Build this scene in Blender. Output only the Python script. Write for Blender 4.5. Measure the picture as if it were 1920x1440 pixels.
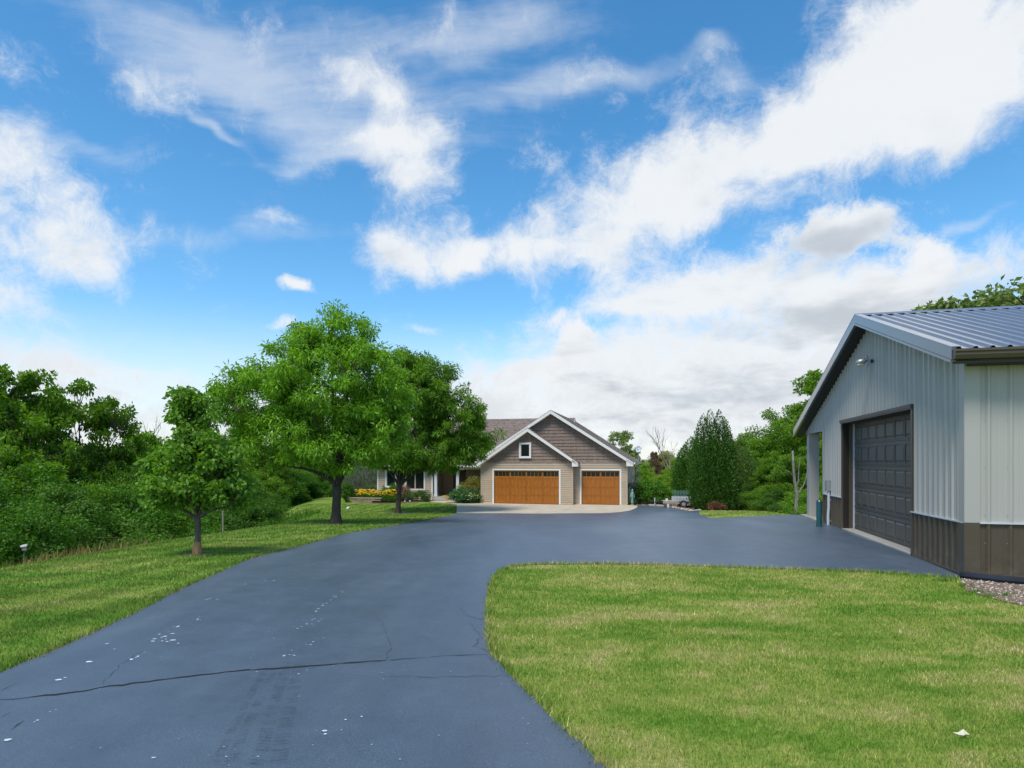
import bpy, math, random
import numpy as np
from mathutils import Vector
from mathutils.geometry import delaunay_2d_cdt

for o in list(bpy.data.objects):
    bpy.data.objects.remove(o)
scene = bpy.context.scene
col = scene.collection
R = math.radians

# ------------------------------------------------------------------ camera
F, CX, HY, CAMZ = 1180.0, 960.0, 865.0, 1.70      # photo: 1920 px wide, level camera, horizon at row 865
cd = bpy.data.cameras.new('camera')
cd.sensor_width = 36.0
cd.lens = 36.0 * F / 1920.0
cd.shift_y = (HY - 720.0) / 1920.0
cd.clip_start = 0.1
cd.clip_end = 9000.0
cam = bpy.data.objects.new('camera', cd)
cam.location = (0, 0, CAMZ)
cam.rotation_euler = (R(90), 0, 0)
col.objects.link(cam)
scene.camera = cam

# ------------------------------------------------------------------ exposure
vs = scene.view_settings
vs.view_transform = 'Standard'
vs.look = 'None'
vs.exposure = 0.15
vs.gamma = 1.0
vs.use_curve_mapping = False

# ------------------------------------------------------------------ sun
SUN_EL, SUN_AZ = R(60), R(212)         # azimuth clockwise from +Y: behind the camera, to the left
sun_dir = Vector((math.sin(SUN_AZ) * math.cos(SUN_EL), math.cos(SUN_AZ) * math.cos(SUN_EL), math.sin(SUN_EL)))
sd = bpy.data.lights.new('sun', 'SUN')
sd.energy = 3.4
sd.angle = R(18)
sd.color = (1.0, 0.96, 0.89)
sun = bpy.data.objects.new('sun', sd)
sun.rotation_euler = sun_dir.to_track_quat('Z', 'Y').to_euler()
sun.location = (20, -40, 60)
col.objects.link(sun)

# ------------------------------------------------------------------ world: Nishita sky with procedural clouds
world = bpy.data.worlds.new('World')
scene.world = world
world.use_nodes = True
wt = world.node_tree
wt.nodes.clear()
WN, WL = wt.nodes, wt.links


def wsock(n, i, v):
    if hasattr(v, 'links') or isinstance(v, bpy.types.NodeSocket):
        WL.new(v, n.inputs[i])
    else:
        n.inputs[i].default_value = v


def wmath(op, a, b=0.0, c=0.0, clamp=False):
    n = WN.new('ShaderNodeMath')
    n.operation = op
    n.use_clamp = clamp
    wsock(n, 0, a)
    wsock(n, 1, b)
    if len(n.inputs) > 2:
        wsock(n, 2, c)
    return n.outputs[0]


def wvec(op, a, b=(0, 0, 0)):
    n = WN.new('ShaderNodeVectorMath')
    n.operation = op
    wsock(n, 0, a)
    if op == 'SCALE':
        wsock(n, 3, b)
        return n.outputs[0]
    wsock(n, 1, b)
    return n.outputs[1] if op in ('DOT_PRODUCT', 'LENGTH') else n.outputs[0]


def wnoise(vec, scale, detail, rough, dist=0.0, lac=2.0):
    n = WN.new('ShaderNodeTexNoise')
    n.inputs['Scale'].default_value = scale
    n.inputs['Detail'].default_value = detail
    n.inputs['Roughness'].default_value = rough
    n.inputs['Distortion'].default_value = dist
    n.inputs['Lacunarity'].default_value = lac
    WL.new(vec, n.inputs['Vector'])
    return n


def wramp(v, lo, hi, a=0.0, b=1.0):
    n = WN.new('ShaderNodeMapRange')
    n.interpolation_type = 'SMOOTHSTEP'
    wsock(n, 0, v)
    n.inputs[1].default_value = lo
    n.inputs[2].default_value = hi
    n.inputs[3].default_value = a
    n.inputs[4].default_value = b
    return n.outputs[0]


def wmix(fac, a, b):
    n = WN.new('ShaderNodeMix')
    n.data_type = 'RGBA'
    wsock(n, 0, fac)
    for i, v in ((6, a), (7, b)):
        if isinstance(v, tuple):
            n.inputs[i].default_value = v + (1,)
        else:
            WL.new(v, n.inputs[i])
    return n.outputs[2]


sky = WN.new('ShaderNodeTexSky')
sky.sky_type = 'NISHITA'
sky.sun_disc = False
sky.sun_elevation = SUN_EL
sky.sun_rotation = SUN_AZ
sky.altitude = 300
sky.air_density = 1.0
sky.dust_density = 0.4
sky.ozone_density = 2.0

tc = WN.new('ShaderNodeTexCoord')
D = wvec('NORMALIZE', tc.outputs['Generated'])
sep = WN.new('ShaderNodeSeparateXYZ')
WL.new(D, sep.inputs[0])
DZ = sep.outputs[2]
den = wmath('ADD', wmath('MAXIMUM', DZ, 0.0), 0.22)
P = wvec('SCALE', D, wmath('DIVIDE', 1.0, den))          # cloud layer seen in perspective
warp = wnoise(P, 1.3, 2, 0.5)
Pw = wvec('ADD', P, wvec('SCALE', wvec('SUBTRACT', warp.outputs['Color'], (0.5, 0.5, 0.5)), 0.55))
Dw = wvec('NORMALIZE', wvec('ADD', D, wvec('SCALE', wvec('SUBTRACT', wnoise(D, 6.0, 3, 0.6).outputs['Color'], (0.5, 0.5, 0.5)), 0.10)))


def blob(px, py, rx, ry, ang, w):
    """one cloud bank in the sky: centre direction, half sizes and tilt"""
    k, m = (px - CX) / F, (HY - py) / F
    c = Vector((k, 1, m)).normalized()
    right = c.cross(Vector((0, 0, 1))).normalized()
    up = right.cross(c).normalized()
    s = c.y
    a = math.cos(R(ang)) * right + math.sin(R(ang)) * up
    b = -math.sin(R(ang)) * right + math.cos(R(ang)) * up
    qa = wvec('DOT_PRODUCT', Dw, tuple(a * (F / (rx * s))))
    qb = wvec('DOT_PRODUCT', Dw, tuple(b * (F / (ry * s))))
    q = wmath('MULTIPLY_ADD', qa, qa, wmath('MULTIPLY', qb, qb))
    return wmath('POWER', 0.3679, q), w


def total(lst):
    t = 0.0
    for b in lst:
        v, w = blob(*b)
        t = wmath('MULTIPLY_ADD', v, w, t)
    return t


# banks of broken cloud (centre pixel, half sizes, tilt, weight)
bank = total([
    (90, 370, 250, 85, -16, .80), (60, 470, 200, 45, -10, .75), (40, 560, 130, 42, -22, .80), (150, 700, 380, 60, -4, .85),
    (1690, 60, 230, 130, 20, 1.0), (1720, 215, 200, 100, 30, 1.0), (1860, 120, 130, 120, 20, .8), (1440, 265, 220, 62, 6, .85), (1130, 400, 200, 66, 18, .95), (1330, 380, 140, 66, 20, .8), (950, 475, 150, 34, 5, .90),
    (1340, 530, 280, 62, -6, .95), (1180, 582, 190, 26, 2, .85), (1780, 510, 190, 50, 6, .75), (1500, 600, 260, 60, 0, .7),
    (1230, 680, 360, 60, 0, .95), (1000, 735, 200, 45, 0, .75), (1400, 760, 330, 70, 0, .95), (1060, 810, 330, 40, 0, .8), (1700, 640, 150, 60, 0, .6),
    (705, 175, 95, 48, -10, 1.05), (795, 325, 80, 62, 40, 1.1), (745, 455, 75, 46, 5, 1.1), (730, 258, 95, 24, 4, 1.0), (520, 402, 46, 24, 0, .5), (250, 165, 50, 48, -50, .5)])
veil = total([
    (330, 90, 330, 80, -20, .70), (900, 40, 260, 55, 6, 1.0), (1090, 150, 210, 30, 5, .85), (620, 290, 210, 16, 12, .60), (90, 275, 160, 30, 8, .7),
    (390, 255, 60, 11, -14, .8), (1345, 75, 46, 26, 0, .7), (1370, 150, 36, 44, 80, .55), (700, 170, 280, 70, 0, .55), (420, 430, 220, 26, 10, .45), (1790, 430, 90, 16, 15, .8), (520, 190, 240, 60, -10, .5)])
puff = total([(1580, 430, 118, 60, 20, 1.15), (1012, 694, 84, 30, 12, 1.05), (1088, 630, 40, 46, 70, 1.0), (1640, 572, 165, 46, 6, 1.0), (563, 526, 50, 26, 0, .78), (1745, 482, 60, 40, 10, .85),
              (805, 607, 52, 18, 0, .66), (530, 606, 62, 20, 8, .66), (930, 480, 110, 26, 6, .7), (1180, 735, 150, 24, 4, .7), (905, 775, 90, 22, 0, .8), (1240, 800, 120, 22, 0, .75), (215, 690, 150, 22, 6, .65)])
grey = total([(1560, 455, 105, 40, 18, 1.0), (1610, 588, 160, 40, 6, .95), (1340, 735, 230, 34, 0, .8), (1430, 625, 190, 24, 0, .35), (1060, 715, 70, 16, 0, .4), (1800, 560, 130, 36, 5, .45), (1180, 790, 220, 18, 0, .45), (745, 475, 60, 22, 0, .35), (200, 730, 260, 20, 0, .3)])

n1 = wnoise(D, 5.0, 7, 0.68)
n2 = wnoise(Pw, 3.6, 5, 0.62)
fine = wnoise(Dw, 10.0, 9, 0.74)
# stretched streaks for the thin high cloud
mp = WN.new('ShaderNodeMapping')
mp.inputs['Rotation'].default_value = (0, 0, R(24))
mp.inputs['Scale'].default_value = (0.8, 2.6, 1.0)
WL.new(Pw, mp.inputs['Vector'])
streak = wnoise(mp.outputs[0], 2.6, 6, 0.66)


def centred(v, k, c=0.5):
    return wmath('MULTIPLY', wmath('SUBTRACT', v, c), k)


beyond = wramp(sep.outputs[1], 0.35, 0.70, 0.34, 0.0)          # the same broken cloud goes on round the rest of the sky
cover = wmath('ADD', wmath('MULTIPLY_ADD', bank, 0.86, beyond), wmath('ADD', centred(n1.outputs[0], 1.1), centred(fine.outputs[0], 2.0)))
dens1 = wramp(cover, 0.16, 1.05, 0.0, 0.96)
cov2 = wmath('ADD', wmath('ADD', veil, wmath('MULTIPLY', bank, 0.45)), wmath('ADD', centred(streak.outputs[0], 1.5, .53), centred(fine.outputs[0], 0.7)))
dens2 = wramp(cov2, 0.10, 1.25, 0.0, 0.50)
low = wramp(DZ, 0.02, 0.24, 1.0, 0.0)                       # pale band of distant cloud on the horizon
lowc = wmath('MULTIPLY', low, wramp(wmath('ADD', n2.outputs[0], centred(fine.outputs[0], .5)), 0.36, 0.64, 0.80, 1.0))
dens3 = wramp(wmath('ADD', puff, wmath('ADD', centred(fine.outputs[0], 1.5), centred(n1.outputs[0], .9))), 0.34, 0.80, 0.0, .97)
clear = wmath('SUBTRACT', 1.0, dens1)
clear = wmath('MULTIPLY', clear, wmath('SUBTRACT', 1.0, dens2))
clear = wmath('MULTIPLY', clear, wmath('SUBTRACT', 1.0, lowc))
clear = wmath('MULTIPLY', clear, wmath('SUBTRACT', 1.0, dens3))
dens = wmath('SUBTRACT', 1.0, clear)
shade = wmath('ADD', wmath('ADD', grey, centred(n2.outputs[0], 1.9, .50)), centred(fine.outputs[0], .5))
shade = wmath('MAXIMUM', wmath('MULTIPLY', wramp(shade, 0.0, 1.05), wmath('MAXIMUM', dens1, dens3)), wmath('MULTIPLY', low, wramp(fine.outputs[0], 0.40, 0.64, .05, .5)))
ccol = wmix(shade, (8.0, 8.25, 8.5), (4.9, 5.35, 5.9))
# the blue of the clear air: the Nishita sky, a little more saturated as the photograph shows it
hs = WN.new('ShaderNodeHueSaturation')
hs.inputs['Hue'].default_value = 0.492
hs.inputs['Saturation'].default_value = 1.30
hs.inputs['Value'].default_value = 1.85
WL.new(sky.outputs[0], hs.inputs['Color'])
skyc = wmix(dens, hs.outputs[0], ccol)
bg = WN.new('ShaderNodeBackground')
bg.inputs['Strength'].default_value = 0.10
WL.new(skyc, bg.inputs['Color'])
world.cycles.sampling_method = 'MANUAL'
world.cycles.sample_map_resolution = 512
wo = WN.new('ShaderNodeOutputWorld')
WL.new(bg.outputs[0], wo.inputs['Surface'])

# ================================================================== helpers
rng = np.random.default_rng(7)
random.seed(7)
TH = math.atan(285.0 / F)                     # both buildings stand turned by this angle
GX, GY = math.sin(TH), math.cos(TH)
SX, SY = math.cos(TH), -math.sin(TH)
BARN = (851 / 117.2, F / 117.2)               # near corner of the barn
BZ = -0.15                                    # barn slab level
HO = (-2.297, 46.731)                         # near left corner of the garage
HZ = -1.40                                    # house slab level


def barn_xy(b, a):
    return (BARN[0] + b * SX + a * GX, BARN[1] + b * SY + a * GY)


def house_xy(u, v):
    return (HO[0] + u * SX + v * GX, HO[1] + u * SY + v * GY)


def sstep(x, a, b):
    t = np.clip((x - a) / (b - a), 0, 1)
    return t * t * (3 - 2 * t)


_yk = np.array([-60, -20, 0, 4, 10, 16, 24, 32, 39, 43, 46, 62, 80, 140, 400, 6000.])
_zk = np.array([1.0, .35, .05, 0, -.15, -.35, -.72, -1.17, -1.53, -1.47, -1.43, -1.5, -2.6, -5, -8, -8.])


def gz(x, y):
    """height of the land"""
    x = np.asarray(x, float)
    y = np.asarray(y, float)
    z = (np.interp(y - 1.5, _yk, _zk) + np.interp(y, _yk, _zk) + np.interp(y + 1.5, _yk, _zk)) / 3
    # level pad round the barn
    dx, dy = x - BARN[0], y - BARN[1]
    b = dx * SX + dy * SY
    a = dx * GX + dy * GY
    a0 = 10.8 + np.minimum(b, 0) * .9
    w = sstep(b, -10.5, -4.5) * (1 - sstep(a, a0, a0 + 9)) * sstep(a, -9, -1)
    z = z * (1 - w) + BZ * w
    # the land falls away to the left of the lawn
    x0 = np.interp(y, [-20, 0, 28, 36, 44, 60, 90], [-8.2, -8.2, -8.6, -10.0, -14, -17, -19])
    e = np.maximum(0, x0 - x)
    z = z - 4.2 * (1 - np.exp(-(0.030 * e * e / (1 + 0.09 * e)) / 1.3)) * np.clip(1 - (y - 90) / 200, 0, 1)
    # and to the right behind the barn
    e2 = np.maximum(0, np.maximum(b - 1.0, 0) * sstep(a, 14, 22)) + np.maximum(0, x - 15.5) * sstep(y, 26, 36)
    z = z - 2.6 * (1 - np.exp(-(e2 * 0.11)))
    z = z + .22 * sstep(x, 7, 10.5) * sstep(y, 25, 30) * (1 - sstep(y, 36, 41))
    # faint lumps in the turf
    z = z + 0.018 * np.sin(x * 1.3 + 0.6 * np.sin(y * .8)) * np.sin(y * 1.1 + x * .4)
    return z


def gz1(x, y):
    return float(gz(x, y))


def at(px, py, lift=0.0):
    """the spot on the land that a photo pixel looks at"""
    k, m = (px - CX) / F, (HY - py) / F
    lo, hi = 1.0, 1.0
    while hi < 400 and CAMZ + m * hi > gz1(k * hi, hi) + lift:
        lo = hi
        hi *= 1.02
    for _ in range(30):
        mid = (lo + hi) / 2
        if CAMZ + m * mid > gz1(k * mid, mid) + lift:
            lo = mid
        else:
            hi = mid
    return (k * hi, hi)


def tag(o, label=None, cat=None, group=None, kind=None):
    if label:
        o['label'] = label
    if cat:
        o['category'] = cat
    if group:
        o['group'] = group
    if kind:
        o['kind'] = kind
    return o


def empty(name, loc, rz=0.0):
    o = bpy.data.objects.new(name, None)
    o.empty_display_size = 0.2
    o.location = loc
    o.rotation_euler = (0, 0, rz)
    col.objects.link(o)
    return o


def link(name, me, mat=None, parent=None):
    o = bpy.data.objects.new(name, me)
    col.objects.link(o)
    if mat is not None and not me.materials:
        me.materials.append(mat)
    if parent is not None:
        o.parent = parent
    return o


def np_mesh(name, v, f, tint=None, smooth=False):
    """v (n,3), f (m,k) all faces with k corners"""
    me = bpy.data.meshes.new(name)
    v = np.ascontiguousarray(v, dtype=np.float32)
    f = np.ascontiguousarray(f, dtype=np.int32)
    m, k = f.shape
    me.vertices.add(len(v))
    me.vertices.foreach_set('co', v.ravel())
    me.loops.add(m * k)
    me.loops.foreach_set('vertex_index', f.ravel())
    me.polygons.add(m)
    me.polygons.foreach_set('loop_start', np.arange(0, m * k, k, dtype=np.int32))
    if smooth:
        me.polygons.foreach_set('use_smooth', np.ones(m, dtype=bool))
    if tint is not None:
        at_ = me.attributes.new('tint', 'FLOAT', 'FACE')
        at_.data.foreach_set('value', np.ascontiguousarray(tint, dtype=np.float32))
    me.update(calc_edges=True)
    return me


class MB:
    def __init__(self):
        self.v, self.f = [], []

    def add(self, vs, fs):
        n = len(self.v)
        self.v += [tuple(p) for p in vs]
        self.f += [tuple(i + n for i in f) for f in fs]
        return self

    def box(self, x0, x1, y0, y1, z0, z1):
        return self.add([(x0, y0, z0), (x1, y0, z0), (x1, y1, z0), (x0, y1, z0), (x0, y0, z1), (x1, y0, z1), (x1, y1, z1), (x0, y1, z1)],
                        [(0, 3, 2, 1), (4, 5, 6, 7), (0, 1, 5, 4), (1, 2, 6, 5), (2, 3, 7, 6), (3, 0, 4, 7)])

    def hexa(self, p):
        """8 corners: bottom ring then top ring"""
        return self.add(p, [(0, 3, 2, 1), (4, 5, 6, 7), (0, 1, 5, 4), (1, 2, 6, 5), (2, 3, 7, 6), (3, 0, 4, 7)])

    def prism(self, poly, axis, a0, a1):
        """closed polygon of 2d points swept along an axis (0 x, 1 y, 2 z)"""
        def pt(p, a):
            return [(a, p[0], p[1]), (p[0], a, p[1]), (p[0], p[1], a)][axis]
        n = len(poly)
        vs = [pt(p, a0) for p in poly] + [pt(p, a1) for p in poly]
        fs = [tuple(range(n))[::-1], tuple(range(n, 2 * n))]
        fs += [(i, (i + 1) % n, n + (i + 1) % n, n + i) for i in range(n)]
        return self.add(vs, fs)

    def tube(self, pts, rad, n=8, cap=True):
        pts = [Vector(p) for p in pts]
        if not hasattr(rad, '__len__'):
            rad = [rad] * len(pts)
        rings = []
        ref = None
        for i, p in enumerate(pts):
            t = (pts[min(i + 1, len(pts) - 1)] - pts[max(i - 1, 0)])
            if t.length < 1e-9:
                t = Vector((0, 0, 1))
            t.normalize()
            if ref is None:
                ref = Vector((1, 0, 0)) if abs(t.x) < .8 else Vector((0, 1, 0))
            a = (ref - t * ref.dot(t)).normalized()
            ref = a
            b = t.cross(a)
            rings.append([p + (a * math.cos(2 * math.pi * j / n) + b * math.sin(2 * math.pi * j / n)) * rad[i] for j in range(n)])
        vs = [q for r in rings for q in r]
        fs = []
        for i in range(len(rings) - 1):
            for j in range(n):
                fs.append((i * n + j, i * n + (j + 1) % n, (i + 1) * n + (j + 1) % n, (i + 1) * n + j))
        if cap:
            fs.append(tuple(range(n))[::-1])
            fs.append(tuple(range((len(rings) - 1) * n, len(rings) * n)))
        return self.add(vs, fs)

    def lathe(self, prof, c=(0, 0, 0), n=16):
        return self.tube([(c[0], c[1], c[2] + z) for r, z in prof], [r for r, z in prof], n)

    def mesh(self, name, smooth=False):
        me = bpy.data.meshes.new(name)
        me.from_pydata(self.v, [], self.f)
        if smooth:
            me.polygons.foreach_set('use_smooth', [True] * len(me.polygons))
        me.update()
        return me

    def build(self, name, mat, parent=None, kind=None, smooth=False):
        o = link(name, self.mesh(name, smooth), mat, parent)
        if kind:
            o['kind'] = kind
        return o


# ================================================================== materials
def mat_new(name):
    m = bpy.data.materials.new(name)
    m.use_nodes = True
    return m, m.node_tree.nodes, m.node_tree.links, m.node_tree.nodes['Principled BSDF']


def nnoise(N, L, vec, scale, detail=4, rough=.55, dist=0.0):
    n = N.new('ShaderNodeTexNoise')
    n.inputs['Scale'].default_value = scale
    n.inputs['Detail'].default_value = detail
    n.inputs['Roughness'].default_value = rough
    n.inputs['Distortion'].default_value = dist
    if vec is not None:
        L.new(vec, n.inputs['Vector'])
    return n


def nramp(N, L, src, stops):
    r = N.new('ShaderNodeValToRGB')
    e = r.color_ramp.elements
    while len(e) < len(stops):
        e.new(0.5)
    for i, (p, c) in enumerate(stops):
        e[i].position = p
        e[i].color = (c if isinstance(c, tuple) else (c, c, c)) + (1,)
    if src is not None:
        L.new(src, r.inputs[0])
    return r


def nmix(N, L, fac, a, b, mode='MIX'):
    n = N.new('ShaderNodeMix')
    n.data_type = 'RGBA'
    n.blend_type = mode
    for i, v in ((0, fac), (6, a), (7, b)):
        if isinstance(v, bpy.types.NodeSocket):
            L.new(v, n.inputs[i])
        elif isinstance(v, tuple):
            n.inputs[i].default_value = v + (1,)
        else:
            n.inputs[i].default_value = v
    return n.outputs[2]


def nmap(N, L, vec, scale=(1, 1, 1), rot=(0, 0, 0)):
    m = N.new('ShaderNodeMapping')
    m.inputs['Scale'].default_value = scale
    m.inputs['Rotation'].default_value = rot
    L.new(vec, m.inputs['Vector'])
    return m.outputs[0]


def nbump(N, L, h, strength, dist, b):
    n = N.new('ShaderNodeBump')
    n.inputs['Strength'].default_value = strength
    n.inputs['Distance'].default_value = dist
    L.new(h, n.inputs['Height'])
    L.new(n.outputs[0], b.inputs['Normal'])


def paint(name, c, rough=.5, var=.12, scale=2.0, bump=0.0, metal=0.0, spec=.5, streak=False):
    m, N, L, b = mat_new(name)
    t = N.new('ShaderNodeTexCoord')
    vec = t.outputs['Object']
    if streak:
        vec = nmap(N, L, vec, (1, 1, .12))
    n = nnoise(N, L, vec, scale, 6, .6)
    r = nramp(N, L, n.outputs[0], [(.3, tuple(x * (1 - var) for x in c)), (.7, tuple(min(1, x * (1 + var)) for x in c))])
    oi = N.new('ShaderNodeObjectInfo')
    hv = N.new('ShaderNodeHueSaturation')
    mr = N.new('ShaderNodeMapRange')
    mr.inputs[3].default_value = 1 - var * .5
    mr.inputs[4].default_value = 1 + var * .5
    L.new(oi.outputs['Random'], mr.inputs[0])
    L.new(mr.outputs[0], hv.inputs['Value'])
    L.new(r.outputs[0], hv.inputs['Color'])
    L.new(hv.outputs[0], b.inputs['Base Color'])
    b.inputs['Roughness'].default_value = rough
    b.inputs['Metallic'].default_value = metal
    b.inputs['Specular IOR Level'].default_value = spec
    if bump:
        n2 = nnoise(N, L, t.outputs['Object'], 60, 4)
        nbump(N, L, n2.outputs[0], bump, .004, b)
    return m


def leafmat(name, dark, light, trans=.35, yellow=None):
    m, N, L, b = mat_new(name)
    a = N.new('ShaderNodeAttribute')
    a.attribute_name = 'tint'
    stops = [(0.0, dark), (.75, light)]
    if yellow:
        stops += [(.93, light), (1.0, yellow)]
    r = nramp(N, L, a.outputs['Fac'], stops)
    oi = N.new('ShaderNodeObjectInfo')
    hv = N.new('ShaderNodeHueSaturation')
    mr = N.new('ShaderNodeMapRange')
    mr.inputs[3].default_value = .82
    mr.inputs[4].default_value = 1.2
    L.new(oi.outputs['Random'], mr.inputs[0])
    L.new(mr.outputs[0], hv.inputs['Value'])
    L.new(r.outputs[0], hv.inputs['Color'])
    L.new(hv.outputs[0], b.inputs['Base Color'])
    b.inputs['Roughness'].default_value = .55
    b.inputs['Specular IOR Level'].default_value = .25
    tr = N.new('ShaderNodeBsdfTranslucent')
    br = N.new('ShaderNodeHueSaturation')
    br.inputs['Value'].default_value = 1.5
    br.inputs['Saturation'].default_value = 1.1
    L.new(hv.outputs[0], br.inputs['Color'])
    L.new(br.outputs[0], tr.inputs['Color'])
    mx = N.new('ShaderNodeMixShader')
    mx.inputs[0].default_value = trans
    L.new(b.outputs[0], mx.inputs[1])
    L.new(tr.outputs[0], mx.inputs[2])
    L.new(mx.outputs[0], N['Material Output'].inputs['Surface'])
    return m


M = {}


def turf_colour(N, L, pos):
    """patchy lawn colour, shared by the soil sheet and the blades: greener and straw patches, mowing stripes on the left"""
    n1 = nnoise(N, L, nmap(N, L, pos, (1, 1, .01), (0, 0, R(20))), .55, 6, .62, .6)
    n2 = nnoise(N, L, nmap(N, L, pos, (.5, 2.2, .01), (0, 0, R(-28))), .9, 5, .6, .5)
    n3 = nnoise(N, L, pos, 4.5, 4, .6)
    sx = N.new('ShaderNodeSeparateXYZ')
    L.new(pos, sx.inputs[0])
    right = N.new('ShaderNodeMapRange')                      # the island by the barn is drier than the big lawn
    right.inputs[1].default_value = -4.0
    right.inputs[2].default_value = 0.5
    L.new(sx.outputs[0], right.inputs[0])
    s = N.new('ShaderNodeMath')
    s.operation = 'ADD'
    L.new(n1.outputs[0], s.inputs[0])
    L.new(n2.outputs[0], s.inputs[1])
    s2 = N.new('ShaderNodeMath')
    s2.operation = 'MULTIPLY_ADD'
    L.new(n3.outputs[0], s2.inputs[0])
    s2.inputs[1].default_value = .55
    L.new(s.outputs[0], s2.inputs[2])
    s3 = N.new('ShaderNodeMath')
    s3.operation = 'MULTIPLY_ADD'
    L.new(right.outputs[0], s3.inputs[0])
    s3.inputs[1].default_value = .13
    L.new(s2.outputs[0], s3.inputs[2])
    mr = N.new('ShaderNodeMapRange')
    mr.inputs[1].default_value = .98
    mr.inputs[2].default_value = 1.72
    L.new(s3.outputs[0], mr.inputs[0])
    r = nramp(N, L, mr.outputs[0], [(0.0, (.080, .190, .018)), (.35, (.145, .260, .030)), (.62, (.26, .325, .062)), (1.0, (.46, .40, .17))])
    w = N.new('ShaderNodeTexWave')
    w.wave_type = 'BANDS'
    w.inputs['Scale'].default_value = .32
    w.inputs['Distortion'].default_value = 1.6
    w.inputs['Detail'].default_value = 2
    w.inputs['Detail Scale'].default_value = .6
    L.new(nmap(N, L, pos, (1, 1, .01), (0, 0, R(8))), w.inputs['Vector'])
    hv = N.new('ShaderNodeHueSaturation')
    wr = N.new('ShaderNodeMapRange')
    wr.inputs[3].default_value = .86
    wr.inputs[4].default_value = 1.14
    L.new(w.outputs[0], wr.inputs[0])
    vm = N.new('ShaderNodeMix')
    L.new(right.outputs[0], vm.inputs[0])
    L.new(wr.outputs[0], vm.inputs[2])
    vm.inputs[3].default_value = 1.12
    L.new(vm.outputs[0], hv.inputs['Value'])
    L.new(r.outputs[0], hv.inputs['Color'])
    return hv.outputs[0]


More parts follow.
